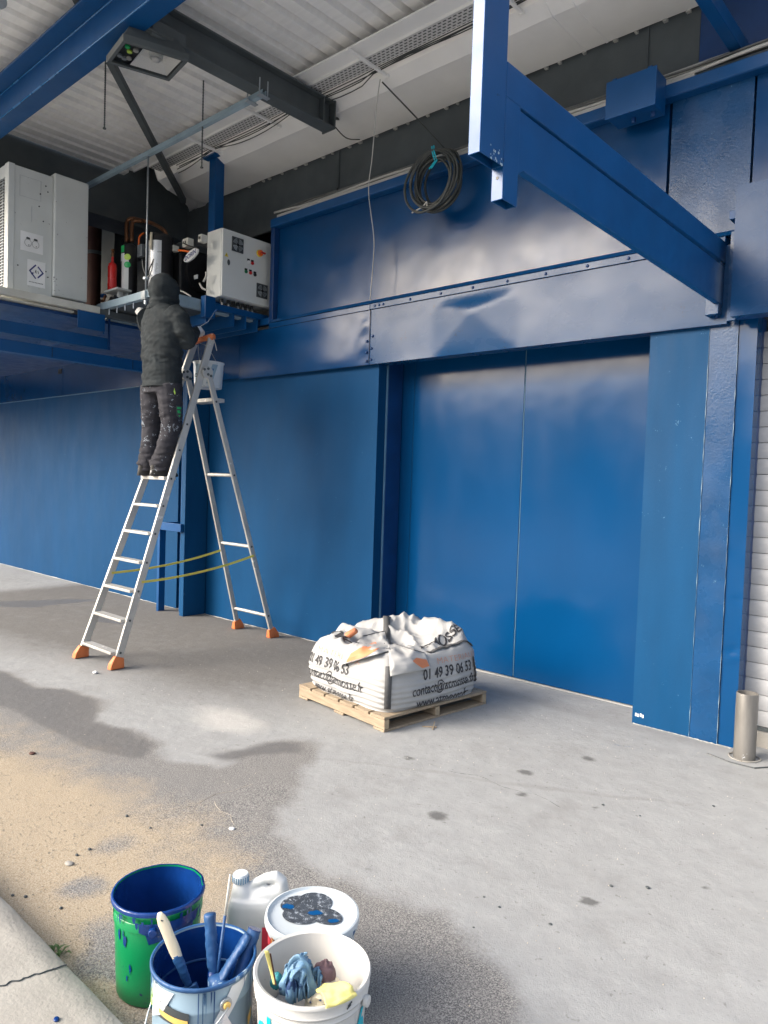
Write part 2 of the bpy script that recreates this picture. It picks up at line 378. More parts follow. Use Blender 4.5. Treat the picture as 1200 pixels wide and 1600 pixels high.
SAND = [(-6, .5), (-6, 1.5), (-4.5, 1.66), (-3.98, 1.70), (-3.39, 1.72), (-3.05, 1.78), (-2.6, 1.82), (-2.38, 1.76), (-2.2, 1.6), (-2.12, 1.4), (-1.85, 1.1), (-1.7, .5)]
HOLES = [(-2.32, 1.24, .09), (-2.62, 1.30, .08), (-2.20, 1.13, .08), (-2.85, 1.52, .10), (-2.08, 1.16, .06), (-2.42, 1.42, .06), (-2.25, 1.35, .06)]
SPOTS = [(-2.04, 2.75, .05), (-1.87, 3.97, .06), (-1.88, 3.25, .03), (-.9, 3.03, .04), (-1.95, 2.15, .05), (-1.87, 2.16, .03), (-2.02, 3.52, .05), (-1.2, 2.6, .02), (-3.45, 2.62, .06), (-1.55, 3.4, .02), (-2.6, 3.2, .05)]
def axis_lines(lo, hi, step, far):
    a = [lo + i * step for i in range(int((hi - lo) / step) + 1)]
    out = [lo - d for d in far[::-1]] + a + [a[-1] + d for d in far]; return out
far = [.1, .25, .5, 1, 2, 5, 12, 30, 80, 200, 500, 1200]
xs_ = axis_lines(-9.3, .2, .034, far); ys_ = axis_lines(.9, 5.3, .03, far)
gv = []; att = {k: [] for k in ('asph', 'damp', 'sand', 'spot', 'dark_tone', 'dust', 'bluedrip')}
for y in ys_:
    for x in xs_:
        h = 0
        if -10 < x < 1 and 0 < y < 6:
            w = noise.noise(V((x * 2.2, y * 2.2, 0))) * .10 + noise.noise(V((x * 7, y * 7, 3))) * .045 + noise.noise(V((x * 18, y * 18, 3))) * .022
            h = noise.noise(V((x * .6, y * .6, 9))) * .006 + noise.noise(V((x * 3, y * 3, 4))) * .0015
            a = sst(.22, -.22, sdpoly((x, y), ASPH) + w * 1.3)
            d = max(sst(.10, -.12, sdpoly((x, y), DAMP) + w * .6) if x < -3 else 0, .8 * sst(.08, -.08, sdpoly((x, y), DAMP2) + w * .5), sst(.04, -.03, sdpoly((x, y), PUD) + w * .7) if x < -8 else 0, sst(.04, -.03, sdpoly((x, y), PUD2) + w * .4) if x < -6 else 0)
            s = sst(.5, -.4, sdpoly((x, y), SAND) + w * 2.2)
            for hx, hy, hr in HOLES: s *= .25 + .75 * sst(hr * .2, hr * 1.8, math.hypot(x - hx, (y - hy)) + w * .9)
            sp = 0
            for sx, sy, sr in SPOTS: sp = max(sp, .8 * sst(sr * 1.15, sr * .1, math.hypot((x - sx) * .8, y - sy) + w * .3))
            gr = sst(2.2, 3.6, y) * sst(-2.4, -5.2, x) * 1.15 + .5 * sst(-5, -8, x)  # concrete gets darker towards the back left
            gr = max(gr, .35 * sst(.25, .0, abs(y - 4.75)))  # darker band along the wall foot
            # construction joint running across the slab
            jy = 3.35 + (x + 2.0) * .55
            jt = abs(y - jy - w * .5)
            if -3.1 < x < -1.2: gr = max(gr, .38 * sst(.06, .0, jt)); 
            du = sst(.55, .1, math.hypot((x + 3.85) / 1.1, (y - 2.85) / .55) + w) * (1 - d)
            bd = sst(.03, .0, abs(y - 4.32 - .5 * (x + 1.8) + w * .6)) * sst(.3, .1, abs(x + 1.85)) 
            for k, q in (('asph', a), ('damp', d), ('sand', s), ('spot', sp), ('dark_tone', min(1, gr)), ('dust', du), ('bluedrip', bd * .6)): att[k].append(q)
        else:
            for k in att: att[k].append(0.)
        gv.append((x, y, h))
nx, ny = len(xs_), len(ys_)
b = B(); b.v = [V(p) for p in gv]; b.f = [(j * nx + i, j * nx + i + 1, (j + 1) * nx + i + 1, (j + 1) * nx + i) for j in range(ny - 1) for i in range(nx - 1)]
g_o = b.done('ground', M['ground'], smooth=True, kind='structure', fix=False)
for k, vals in att.items():
    a_ = g_o.data.attributes.new(k, 'FLOAT', 'POINT'); a_.data.foreach_set('value', vals)

# pavement slab with its kerb edge, nearest the camera
b = B()
def kerbtop(u, v):
    x = -12 + 14 * u; y = -6 + 6.97 * min(1, v / .8)
    z = .1 + noise.noise(V((x * 1.3, y * 1.3, 5))) * .004
    if v > .8:
        a = (v - .8) / .2; y = .97 + .03 * math.sin(a * PI / 2) + noise.noise(V((x * 5, 0, 2))) * .008; z = .1 - .1 * (1 - math.cos(a * PI / 2)) * 1.05
    return V((x, y, z))
b.grid(kerbtop, 180, 30)
b.done('pavement', M['kerb'], smooth=True, kind='structure')

# ================================================================== WAREHOUSE
WH = thing('warehouse', 'blue painted warehouse front with wide sliding door, lintel and corner column', 'building', (-4.45, 4.84, 0))
def sheet(x0, x1, z0, z1, Y, depth, name, mat, amp=.0015, bumpfn=None, parent=WH, step=.08, label=None, bevel=.003):
    """pressed metal sheet: waved front, folded sides"""
    nu = max(3, int((x1 - x0) / step)); nv = max(3, int((z1 - z0) / step))
    sd_ = random.random() * 50
    def fn(u, v):
        x = x0 + (x1 - x0) * u; z = z0 + (z1 - z0) * v
        e = min(1, min(u, 1 - u, v, 1 - v) * 12)
        y = Y + amp * e * (noise.noise(V((x * 1.3, z * 1.3, sd_))) + .4 * noise.noise(V((x * 4, z * 4, sd_))))
        if bumpfn: y += bumpfn(x, z) * e
        return V((x, y, z))
    b = B(); b.grid(fn, nu, nv)
    c = [fn(0, 0), fn(1, 0), fn(1, 1), fn(0, 1)]; d = V((0, depth, 0))
    b.add([fn(i / (nu - 1), 0) for i in range(nu)] + [fn(i / (nu - 1), 0) + d for i in range(nu)], [(i, i + 1, nu + i + 1, nu + i) for i in range(nu - 1)])
    b.add([fn(i / (nu - 1), 1) for i in range(nu)] + [fn(i / (nu - 1), 1) + d for i in range(nu)], [(i, i + 1, nu + i + 1, nu + i) for i in range(nu - 1)])
    for uu in (0, 1):
        b.add([fn(uu, j / (nv - 1)) for j in range(nv)] + [fn(uu, j / (nv - 1)) + d for j in range(nv)], [(j, j + 1, nv + j + 1, nv + j) for j in range(nv - 1)])
    b.add([p + d for p in c], [(3, 2, 1, 0)])
    bmm = B(); bmm.v, bmm.f = b.v, b.f
    o = bmm.done(name, mat, parent, smooth=True, fix=False, label=label)
    bm = bmesh.new(); bm.from_mesh(o.data); bmesh.ops.remove_doubles(bm, verts=bm.verts, dist=1e-5); bmesh.ops.recalc_face_normals(bm, faces=bm.faces); bm.to_mesh(o.data); bm.free()
    o.data.shade_smooth(); o.data.set_sharp_from_angle(angle=math.radians(35))
    return o
sheet(-7.13, -4.45, -.02, 2.9, 4.84, .2, 'wall_panel', M['blue_matte'], .002, label='matte blue lower wall left of the door')
sheet(-14.5, -7.56, -.02, 2.72, 4.765, .2, 'wall_panel', M['blue_matte'], .002, label='matte blue lower wall at the far left')
B().box(-7.6, -7.1, 5.0, 5.1, 0, 3).done('niche_back', M['blue_dull'], WH)
B().box(-4.5, -4.437, 4.96, 5.16, 0, 2.75).done('door_frame', M['blue_dark'], WH, bevel=.004)
B().box(-4.452, -4.434, 4.945, 4.958, 0, 2.72).done('frame_seam', M['seam_light'], WH)
# sliding door
DR = B().box(-4.62, -1.8, 5.215, 5.25, .01, 2.95).done('sliding_door', M['blue_dark'], WH)
for x0, x1 in ((-4.6, -4.305), (-4.295, -3.137), (-3.123, -1.82)):
    sheet(x0, x1, .012, 2.9, 5.17, .04, 'door_panel', M['blue_door'], .0016, parent=DR)
for x in (-4.3, -3.13):
    B().tube([(x, 5.171, .02), (x + .004, 5.169, 1.2), (x, 5.171, 2.85)], .0035, 6).done('panel_joint', M['seam_light'] if x > -4 else M['blue_matte'], DR)
# threshold
B().box(-4.44, -1.97, 5.150, 5.21, -.02, .006).done('threshold', M['cable_light'], WH)
for x0, x1, yy in ((-14.4, -7.6, 4.752), (-7.1, -4.46, 4.826), (-1.95, -1.32, 4.808)):
    pts = [(x0 + (x1 - x0) * k / 60, yy + random.uniform(-.006, .004), .001) for k in range(61)]; B().tube(pts, [random.uniform(.0008, .006) for _ in pts], 5).done('paint_edge', M['cable_light'], WH)
# column at the right of the door
CO = B().box(-1.955, -1.31, 4.87, 5.09, -.02, 2.7).done('column', M['blue_dark'], WH)
sheet(-1.965, -1.583, -.02, 2.69, 4.82, .1, 'column_plate', M['blue_dull'], .0012, parent=CO, label='matte blue left plate of the column')
sheet(-1.581, -1.412, -.02, 2.69, 4.822, .1, 'column_plate', M['blue_rough'], .002, parent=CO, label='rough glossy blue middle plate of the column')
def cdent(x, z):
    d = 0
    for cx, cz, r, a in ((-1.33, .62, .07, .012), (-1.36, .55, .05, -.008), (-1.31, .93, .06, .012), (-1.38, 1.25, .15, .006)):
        q = math.hypot(x - cx, (z - cz) * 1.6) / r
        if q < 1: d += a * (1 - q)
    return d
sheet(-1.410, -1.305, -.02, 2.69, 4.832, .1, 'column_plate', M['blue_door'], .003, cdent, parent=CO, step=.02, label='dented glossy blue right sheet of the column')
for x, y in ((-1.5822, 4.816), (-1.411, 4.820)):
    pts = [(x + random.uniform(-.0008, .0008), y, z * .054) for z in range(50)]
    B().tube(pts, [random.choice((.0002, .0002, .0002, .0010, .0004, .0018)) for _ in pts], 5).done('edge_chip', M['chip'], CO)
for x0_, z0_ in ((-1.945, .052), (-1.93, .05), (-1.912, .055), (-1.897, .05)):
    B().box(x0_, x0_ + .011, 4.8185, 4.821, z0_, z0_ + .022).done('chip', M['white_paper'], CO)
# lintel
def ldent(x, z):
    dx = (x + 3.39) / .42; dz = (z - 2.99)
    ax = max(0, 1 - abs(dx)); 
    az = max(0, 1 - (dz / .10 if dz > 0 else -dz / .36))
    return -.034 * min(ax, az)
LI = sheet(-4.513, -1.47, 2.65, 3.135, 4.775, .13, 'lintel', M['blue_lintel'], .004, ldent, step=.035, label='long lintel sheet above the sliding door with a pointed dent')
def l2(x, z):
    q = max(0, 1 - abs(x + 4.58) / .06); return -.012 * q * math.sin(z * 34) 
sheet(-6.44, -4.516, 2.65, 3.135, 4.778, .12, 'lintel', M['blue_gloss'], .004, l2, step=.035, label='glossy lintel sheet under the control cabinet')
sheet(-7.9, -6.446, 2.665, 3.135, 4.78, .12, 'lintel', M['blue_gloss'], .003)
sheet(-10.62, -7.905, 2.70, 3.14, 4.74, .12, 'lintel', M['blue_gloss'], .004)
sheet(-14.5, -10.63, 2.70, 3.14, 4.74, .12, 'lintel', M['blue_gloss'], .004)
B().box(-14.5, -7.9, 4.742, 4.758, 2.690, 2.698).done('lintel_edge', M['seam_light'], WH)
B().box(-10.78, -10.66, 4.735, 4.739, 3.02, 3.09).done('wall_slot', M['black'], WH)
B().box(-7.9, -1.8, 4.92, 5.3, 2.9, 3.1).done('door_soffit', M['blue_dark'], WH)
# bolted strip above the lintel
B().box(-4.52, -1.5, 4.768, 4.86, 3.14, 3.19).done('bolt_strip', M['blue_lintel'], WH, bevel=.003)
B().box(-5.96, -4.53, 4.775, 4.86, 3.14, 3.19).done('bolt_strip', M['blue_gloss'], WH, bevel=.003)
B().prism([(4.775, 3.196), (4.858, 3.196), (4.858, 3.245), (4.80, 3.23)], -5.96, -1.44).done('flashing', M['blue_gloss'], WH, bevel=.002)
bolt = B().lathe((0, 0, 0), [(0.001, .012), (.007, .011), (.011, .006), (.012, .0), (.012, -.004)], 10)
for p in bolt.v: p[:] = (p.x, -p.z, p.y)
bolt0 = None
for x in (-4.46, -4.41, -4.36, -4.05, -3.72, -3.40, -3.08, -2.75, -2.42, -2.12, -1.85):
    if bolt0 is None:
        bolt0 = bolt.done('bolt', M['blue_dark'], None); bolt0.parent = WH; bolt0.location = V((x, 4.768, 3.165)) - V(WH.location)
    else:
        o = inst(bolt0, WH, (x + 4.46, 0, 0))
for x, z in ((-4.49, 2.69), (-4.49, 2.79), (-4.48, 2.90), (-4.545, 2.68), (-4.55, 2.76), (-4.55, 2.86), (-1.53, 2.70), (-1.56, 3.12)):
    inst(bolt0, WH, (x + 4.46, .006 if x > -2 else .004, z - 3.165))
B().box(-4.5165, -4.5125, 4.766, 4.772, 2.652, 3.134).done('lintel_joint', M['seam_dark'], WH)
# upper panels
sheet(-5.93, -1.925, 3.2, 4.2, 4.86, .06, 'upper_panel', M['blue_gloss'], .003, step=.1, label='large glossy blue panel above the lintel')
sheet(-1.905, -1.405, 3.2, 4.2, 4.86, .06, 'upper_panel', M['blue_rough'], .002, step=.1)
sheet(-1.390, .8, 3.2, 4.2, 4.86, .06, 'upper_panel', M['blue_gloss'], .003, step=.1)
B().box(-5.97, .8, 4.93, 4.97, 3.1, 4.2).done('panel_backing', M['seam_dark'], WH)
B().box(-5.99, -5.935, 4.80, 5.4, 3.1, 4.25).done('panel_end', M['blue_dark'], WH, bevel=.003)
# ledge over the panels
B().prism([(4.79, 4.168), (4.87, 4.168), (4.87, 4.20), (5.05, 4.20), (5.05, 4.252), (4.78, 4.252), (4.78, 4.175)], -5.98, .8).done('ledge', M['blue_frame'], WH, bevel=.002)
# deep steel girder behind the ledge
B().box(-8.6, -1.80, 4.99, 5.02, 4.25, 4.97).done('girder', M['steel_dark'], WH)
B().box(-1.795, 1.6, 4.985, 5.02, 4.25, 6.4).done('girder', M['blue_dark'], WH, label='blue end of the girder above the column')
for x in (-3.65, -5.2, -2.15): B().box(x, x + .008, 4.975, 4.99, 4.27, 4.9).done('stiffener', M['steel_dark'], WH)
# dark plant recess above the lintel at the left
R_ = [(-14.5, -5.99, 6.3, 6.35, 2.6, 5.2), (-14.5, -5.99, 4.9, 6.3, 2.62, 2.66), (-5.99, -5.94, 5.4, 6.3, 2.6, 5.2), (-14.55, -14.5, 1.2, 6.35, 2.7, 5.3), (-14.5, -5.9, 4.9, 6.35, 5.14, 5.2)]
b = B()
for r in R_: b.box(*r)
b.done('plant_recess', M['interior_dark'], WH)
# sign box right of the lintel (sheet boxed out over the column)
SB = B().box(-1.40, .8, 4.64, 4.77, 2.66, 3.42).done('fascia_box', M['blue_dark'], WH)
sheet(-1.405, .82, 2.655, 3.425, 4.62, .05, 'fascia_sheet', M['blue_lintel'], .006, parent=SB)
B().box(-1.45, -1.407, 4.66, 4.78, 3.25, 3.30).done('bracket', M['blue_frame'], SB, bevel=.002)
B().box(-1.46, -1.41, 4.74, 4.775, 2.66, 3.2).done('packer', M['blue_rough'], SB)

# the warehouse across the yard, behind the camera: it shows only as a reflection in the gloss paint
OW = thing('opposite_warehouse', 'long pale grey warehouse across the yard, seen only as a reflection', 'building', (-10, -31, 0))
B().box(-45, 25, -34, -31, 0, 7.6).done('wall', M['cabinet'], OW)
for k in range(9): B().box(-42 + k * 7.5, -38.5 + k * 7.5, -30.99, -30.9, 0, 4.0).done('loading_door', M['galv'], OW)
B().box(-45.3, 25.3, -34.3, -30.7, 7.6, 8.1).done('roof_edge', M['steel_dark'], OW)

# roller shutter: slats
SH = B().box(-1.36, 1.6, 5.045, 5.08, .0, 2.8).done('roller_shutter', M['steel_dark'], WH)
sl_ = B(); prof = []
for k in range(9):
    a = k / 8; prof.append((5.005 - .007 * math.sin(a * PI) , .125 + a * .096))
prof += [(5.025, .221), (5.025, .125)]
sl_.prism(prof, -1.36, 1.6)
s0 = sl_.done('slat', M['shutter'], SH, smooth=True, sharp=40)
for k in range(1, 25): inst(s0, SH, (0, 0, .100 * k))
for k in range(1): pass
B().box(-1.29, 1.6, 4.985, 5.04, .10, .123).done('bottom_bar', M['steel_dark'], SH)
B().box(-1.29, 1.6, 4.975, 5.04, -.02, .098).done('sill', M['kerb'], SH, bevel=.008)

# drain pipe in its niche, with steel guard
DP = thing('drain_pipe', 'blue drain pipe in a wall niche behind a steel guard', 'pipe', (-7.33, 4.6, 0))
B().cyl((-7.33, 4.72, 0), (-7.33, 4.72, 2.9), .055, 20).done('pipe', M['blue_frame'], DP, smooth=True, sharp=60)
B().box(-7.56, -7.51, 4.50, 4.58, 0, .98).done('guard_post', M['blue_frame'], DP, bevel=.004)
B().box(-7.56, -7.51, 4.50, 4.76, .98, 1.04).done('guard_bracket', M['blue_frame'], DP, bevel=.004)
B().box(-7.56, -7.08, 4.50, 4.54, .955, 1.045).done('guard_rail', M['blue_frame'], DP, bevel=.004)
B().box(-7.14, -7.06, 4.54, 4.83, 0, 2.66).done('guard_plate', M['blue_dull'], DP, bevel=.004)

# ================================================================== CANOPY
CA = thing('canopy', 'white corrugated canopy roof on blue and grey steel beams', 'canopy', (-4.7, 2.6, 4.97))
ZC = 4.97
b = B(); P = .175; x = -7.85; prof = []
while x < -1.62:
    prof += [(x, ZC), (x + .105, ZC), (x + .122, ZC + .05), (x + .158, ZC + .05)]; x += P
nP = len(prof)
b.add([(px_, yy, pz) for yy in (1.1, 4.16) for px_, pz in prof], [(i, i + 1, nP + i + 1, nP + i) for i in range(nP - 1)])
b.done('roof_sheet', M['roof_white'], CA, solid=.002)
# front blue beam
B().box(-8.6, -1.62, 2.47, 2.62, 4.625, 4.83).done('front_beam', M['blue_frame'], CA, bevel=.004)
B().box(-8.6, -1.62, 2.34, 2.66, 4.832, 4.85).done('beam_flange', M['blue_frame'], CA, bevel=.004)
for z_ in (4.628, 4.826): B().cyl((-8.6, 2.467, z_), (-1.62, 2.467, z_), .0065, 8).done('beam_highlight', M['blue_highlight'], CA, smooth=True)  # thin lighter rods stand in for glossy highlights along the beam edges
# cross beam (I section)
XB = -4.7
b = B(); b.box(XB - .008, XB + .008, 2.62, 4.36, 4.635, 4.83)
CB = b.done('cross_beam', M['steel_dark'], CA)
B().box(XB - .07, XB + .07, 2.62, 4.36, 4.62, 4.634).done('flange', M['steel_dark'], CB, bevel=.002)
B().box(XB - .07, XB + .07, 2.62, 4.36, 4.831, 4.845).done('flange', M['steel_dark'], CB, bevel=.002)
B().box(XB - .08, XB + .08, 4.362, 4.374, 4.61, 4.855).done('end_plate', M['steel_dark'], CB, bevel=.002)
B().box(XB + .009, XB + .068, 4.24, 4.252, 4.636, 4.829).done('stiffener', M['steel_dark'], CB)
# wind brace
p0, p1 = at_z(122, 0, 4.9), at_z(287, 314, 4.74)
B().bar(p0 + (p0 - p1) * .4, p1, .055, .06).done('brace', M['steel_dark'], CA, bevel=.003)
# galvanised support rail under the cross beam
RL = B().prism([(3.58, 4.575), (3.62, 4.575), (3.62, 4.617), (3.615, 4.617), (3.615, 4.58), (3.585, 4.58), (3.585, 4.617), (3.58, 4.617)], -7.6, -4.62).done('support_rail', M['galv_blue'], CA)
for x in (-4.78, -4.63):
    b = B(); b.tube([(x, 3.56, 4.70), (x, 3.56, 4.57), (x, 3.64, 4.57), (x, 3.64, 4.70)], .006, 8); b.box(x - .02, x + .02, 3.55, 3.65, 4.564, 4.572)
    b.done('clamp', M['galv'], RL)
# fascia between roof and duct
B().box(-7.6, .6, 4.13, 4.15, 4.93, 5.01).done('edge_trim', M['duct_white'], CA, bevel=.002)
# threaded rods left hanging
for q, z0, z1 in (((165, 92), 4.95, None), ((318, 126), 4.96, None)):
    t_ = at_z(*q, z0); bt = at_y(164 if q[0] < 200 else 316, 201 if q[0] < 200 else 262, t_.y)
    b = B(); b.cyl(t_, (t_.x, t_.y, bt.z), .006, 6); 
    for k in range(30):
        z = t_.z + (bt.z - t_.z) * k / 30; b.cyl((t_.x, t_.y, z), (t_.x, t_.y, z - .006), .0075, 6)
    b.cyl((t_.x, t_.y, bt.z + .008), (t_.x, t_.y, bt.z), .014, 8)
    b.done('hanger_rod', M['steel_dark'], CA)
# dark eaves girder at the left end + roof beyond
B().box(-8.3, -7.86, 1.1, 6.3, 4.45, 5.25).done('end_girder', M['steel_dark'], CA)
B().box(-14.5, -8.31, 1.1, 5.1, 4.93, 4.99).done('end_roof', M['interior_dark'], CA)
B().box(-8.0, .8, 4.15, 5.2, 5.16, 5.2).done('leak_cover', M['steel_dark'], CA)  # unseen cover added above the duct to keep sky light from leaking in
B().box(-8.0, .8, 4.15, 4.17, 5.022, 5.158).done('leak_cover', M['steel_dark'], CA)

# ================================================================== DUCT AND CABLE TRAY
AD = thing('air_duct', 'long white boxed air duct along the wall under the canopy', 'duct', (-3, 4.6, 4.8))
sec = [(4.96, 4.80), (4.46, 4.80), (4.34, 4.86), (4.28, 4.99), (4.30, 5.12), (4.96, 5.12)]
b = B(); nx_ = 90; n = len(sec)
vs = []
for i in range(nx_ + 1):
    x = -7.42 + 8.22 * i / nx_; k = 1 + .012 * noise.noise(V((x * 2, 0, 0)))
    for y, z in sec: vs.append((x, 4.7 + (y - 4.7) * k, 4.95 + (z - 4.95) * k + .004 * noise.noise(V((x * 4, y * 5, z)))))
b.add(vs, [(i * n + k, i * n + (k + 1) % n, (i + 1) * n + (k + 1) % n, (i + 1) * n + k) for i in range(nx_) for k in range(n)])
b.done('duct_casing', M['duct_white'], AD, smooth=True, sharp=25)
b = B()   # wrinkled elbow at the left end
def elb(u, v):
    a = v * PI * .55; cx = -7.42 - .30 * math.sin(a); cy_ = 4.70 + .45 * (1 - math.cos(a))
    n_ = len(sec); t = u * n_; i = int(t) % n_; fr = t - int(t); p = V((sec[i][0], sec[i][1], 0)).lerp(V((sec[(i + 1) % n_][0], sec[(i + 1) % n_][1], 0)), fr)
    w = 1 + .035 * math.sin(v * 34 + 2 * noise.noise(V((u * 6, v * 3, 0))))
    dy = (p.x - 4.7) * w
    return V((cx - dy * math.sin(a), cy_ + dy * math.cos(a) , 4.95 + (p.y - 4.95) * w))
b.grid(elb, 48, 50, True); b.done('duct_elbow', M['duct_white'], AD, smooth=True)
for x in (-2.62, -2.45):
    b = B(); s2 = [(4.7 + (y - 4.7) * 1.012, 4.95 + (z - 4.95) * 1.03) for y, z in sec]; b.prism(s2, x, x + .018); b.done('band', M['duct_white'], AD, bevel=.003)
for k in range(34):
    x = -6.6 + k * .19 + random.uniform(-.05, .05); B().box(x, x + random.uniform(.015, .035), 4.955, 4.985, 4.788, 4.808).done('duct_clip', M['cable_light'], AD)

CT = thing('cable_tray', 'white perforated cable tray beside the duct under the roof edge', 'tray', (-3, 4.22, 4.86))
B().box(-7.2, .7, 3.95, 4.09, 4.885, 4.90).done('cover_board', M['duct_white'], CT, bevel=.002)
B().box(-7.2, .7, 4.10, 4.235, 4.868, 4.872).done('tray_floor', M['tray'], CT)
B().box(-7.2, .7, 4.092, 4.099, 4.868, 4.91).done('tray_side', M['duct_white'], CT)
for x in (-6.25, -5.35, -4.02, -2.78):
    b = B(); b.box(x - .012, x + .012, 3.9, 4.36, 4.835, 4.858); b.box(x - .02, x + .02, 4.345, 4.36, 4.825, 4.862)
    b.done('hanger_bar', M['duct_white'], CT, bevel=.003)
b = B()
for k in range(4):
    y0 = 4.245 + .012 * k; pts = []
    for i in range(60):
        x = -6.9 + 7.2 * i / 59; sag = (.005 + .028 * (k % 3)) * abs(math.sin((x + 6.25) * PI / 1.25)) * (1.3 if x < -4.2 else .4)
        pts.append((x, y0 + .012 * noise.noise(V((x * 1.5, k, 0))), 4.865 - sag))
    b.tube(pts, .0045, 6)
b.done('cable', M['cable_grey'], CT, smooth=True)
# cables lying on the ledge
LC = thing('cable_bundle', 'bundle of grey cables and white conduit lying along the top ledge', 'cables', (-3.5, 4.9, 4.26))
for k in range(12):
    pts = []; y0 = 4.80 + .015 * k
    for i in range(70):
        x = -5.93 + 6.5 * i / 69
        z = 4.288 + .50 * (y0 - 4.79) + .016 * (k % 3) + .022 * noise.noise(V((x * 1.4, k * 3.1, 0))) + .05 * max(0, noise.noise(V((x * .8, k, 7)))) * (k % 3 == 0)
        pts.append((x, y0 + .025 * noise.noise(V((x * 1.1, k * 1.7, 5))), max(4.262, z)))
    B().tube(pts, .008 if k % 3 else .011, 6).done('cable', M['cable_mid'] if k % 4 else M['cable_light'], LC, smooth=True)
B().prism([(4.835, 4.2525), (4.975, 4.2525), (4.975, 4.365), (4.835, 4.295)], -5.9, .5).done('cable_support', M['steel_dark'], LC)
B().box(-5.9, -1.75, 4.795, 4.83, 4.2535, 4.285).done('conduit', M['cable_light'], LC, bevel=.003)
B().cyl((-3.9, 4.85, 4.315), (-1.62, 4.85, 4.335), .02, 12).done('conduit', M['cream_steel'], LC, smooth=True)
for q in ((690, 225),):
    p = at_y(q[0], q[1], 4.85); B().box(p.x - .03, p.x + .05, 4.80, 4.86, 4.29, 4.345).done('cable_clip', M['cable_light'], LC, bevel=.003)
for x in (-5.16, -3.55, -2.33): B().cyl((x, 4.93, 4.26), (x, 4.93, 4.42), .006, 6).done('stud', M['black'], LC)

# coil of cable hung on the ledge
c0 = V((-3.73, 4.69, 4.05))
CCo = thing('cable_coil', 'coil of dark grey cable hanging on the blue wall panel', 'cable coil', (c0.x, c0.y, c0.z))
b = B()
for k in range(11):
    r = .235 - .014 * (k % 6); dx = random.uniform(-.03, .03); pts = []
    for i in range(41):
        a = 2 * PI * i / 40; wob = 1 + .05 * noise.noise(V((math.cos(a) * 1.5, math.sin(a) * 1.5, k)))
        pts.append((c0.x + dx + r * wob * math.cos(a) * 1.02, c0.y - .03 + .013 * (k - 5) + .02 * math.sin(a + k), c0.z - .0 + r * 1.03 * wob * math.sin(a) + .012 * (k % 4 - 2)))
    B().tube(pts, .0105, 8, cap=False).done('loop', M['cable_grey'], CCo, smooth=True)
b = B()
for dx, dz in ((0, 0), (.02, .0)):
    b.tube([(c0.x + dx - .02, c0.y - .07, c0.z + .26), (c0.x + dx, c0.y - .085, c0.z + .2), (c0.x + dx + .01, c0.y - .06, c0.z + .14), (c0.x - .03 + dx, c0.y - .08, c0.z + .08)], .006, 6)
b.done('blue_tie', M['cyan_print'], CCo)
b = B(); b.tube([(c0.x - .05, c0.y - .07, c0.z - .17), (c0.x - .09, c0.y - .08, c0.z - .21), (c0.x - .19, c0.y - .09, c0.z - .235)], .006, 6); b.tube([(c0.x - .05, c0.y - .07, c0.z - .18), (c0.x - .04, c0.y - .08, c0.z - .26)], .005, 6)
b.done('cable_end', M['cable_light'], CCo)

# loose hanging wires
def wire(name, pts, r, mat, label):
    P_ = [V(p) for p in pts]; out = []
    for i in range(len(P_) - 1):
        for k in range(6):
            t = k / 6; p_1 = P_[max(0, i - 1)]; p2 = P_[i]; p3 = P_[i + 1]; p4 = P_[min(len(P_) - 1, i + 2)]
            out.append(.5 * ((2 * p2) + (p3 - p_1) * t + (2 * p_1 - 5 * p2 + 4 * p3 - p4) * t * t + (3 * p2 - p_1 - 3 * p3 + p4) * t ** 3))
    out.append(P_[-1]); b = B(); b.tube([p - out[0] for p in out], r, 6)
    o = b.done(name, mat, smooth=True, org=None); o.location = out[0]; return tag(o, label, 'wire')
wire('hanging_wire', [at_y(594, 124, 4.31), at_y(589, 160, 4.33), at_y(585, 205, 4.40), at_y(581, 250, 4.5), at_y(576, 300, 4.62)] + [at_y(*q, 4.7) for q in ((584, 370), (583, 410), (578, 470))], .004, M['cable_light'], 'thin pale wire hanging down from the tray bar to the lintel')
wire('stay_cable', [at_y(597, 128, 4.35), at_y(645, 178, 4.6), at_y(695, 232, 4.75)], .006, M['cable_grey'], 'dark cable running slantwise from the tray bar to the coil')
wire('stay_cable', [V((-4.68, 4.36, 4.72)), at_y(545, 190, 4.75), at_y(575, 210, 4.97)], .012, M['cable_grey'], 'thick dark cable leaving the end of the grey cross beam')
wire('stay_cable', [at_y(517, 190, 4.40), at_y(540, 215, 4.6), at_y(562, 218, 4.93)], .005, M['cable_grey'], 'thin drooping cable below the end of the grey cross beam')

# ================================================================== SIGN FRAME (cantilever)
SF = thing('sign_frame', 'bright blue cantilevered steel frame standing out from the wall above the column', 'steel frame', (-1.5, 4.7, 2.7))
XS = -1.52
b = B(); 
def rhs(x0, x1, y0, y1, z0, z1, name, t=.004):   # open-ended vertical square tube
    b = B(); o_ = [(x0, y0), (x1, y0), (x1, y1), (x0, y1)]; i_ = [(x0 + t, y0 + t), (x1 - t, y0 + t), (x1 - t, y1 - t), (x0 + t, y1 - t)]
    vs = [(*p, z) for z in (z0, z1) for p in o_] + [(*p, z) for z in (z0, z1) for p in i_]
    fs = []
    for k in range(4):
        k2 = (k + 1) % 4
        fs += [(k, k2, 4 + k2, 4 + k), (8 + k2, 8 + k, 12 + k, 12 + k2), (k2, k, 8 + k, 8 + k2), (4 + k, 4 + k2, 12 + k2, 12 + k)]
    b.add(vs, fs); return b.done(name, M['blue_frame'], SF, bevel=.003)
rhs(XS - .02, XS + .03, 2.10, 2.25, 2.755, 4.5, 'hanging_post')
rhs(XS - .02, XS + .03, 2.252, 2.352, 2.64, 3.005, 'short_post')
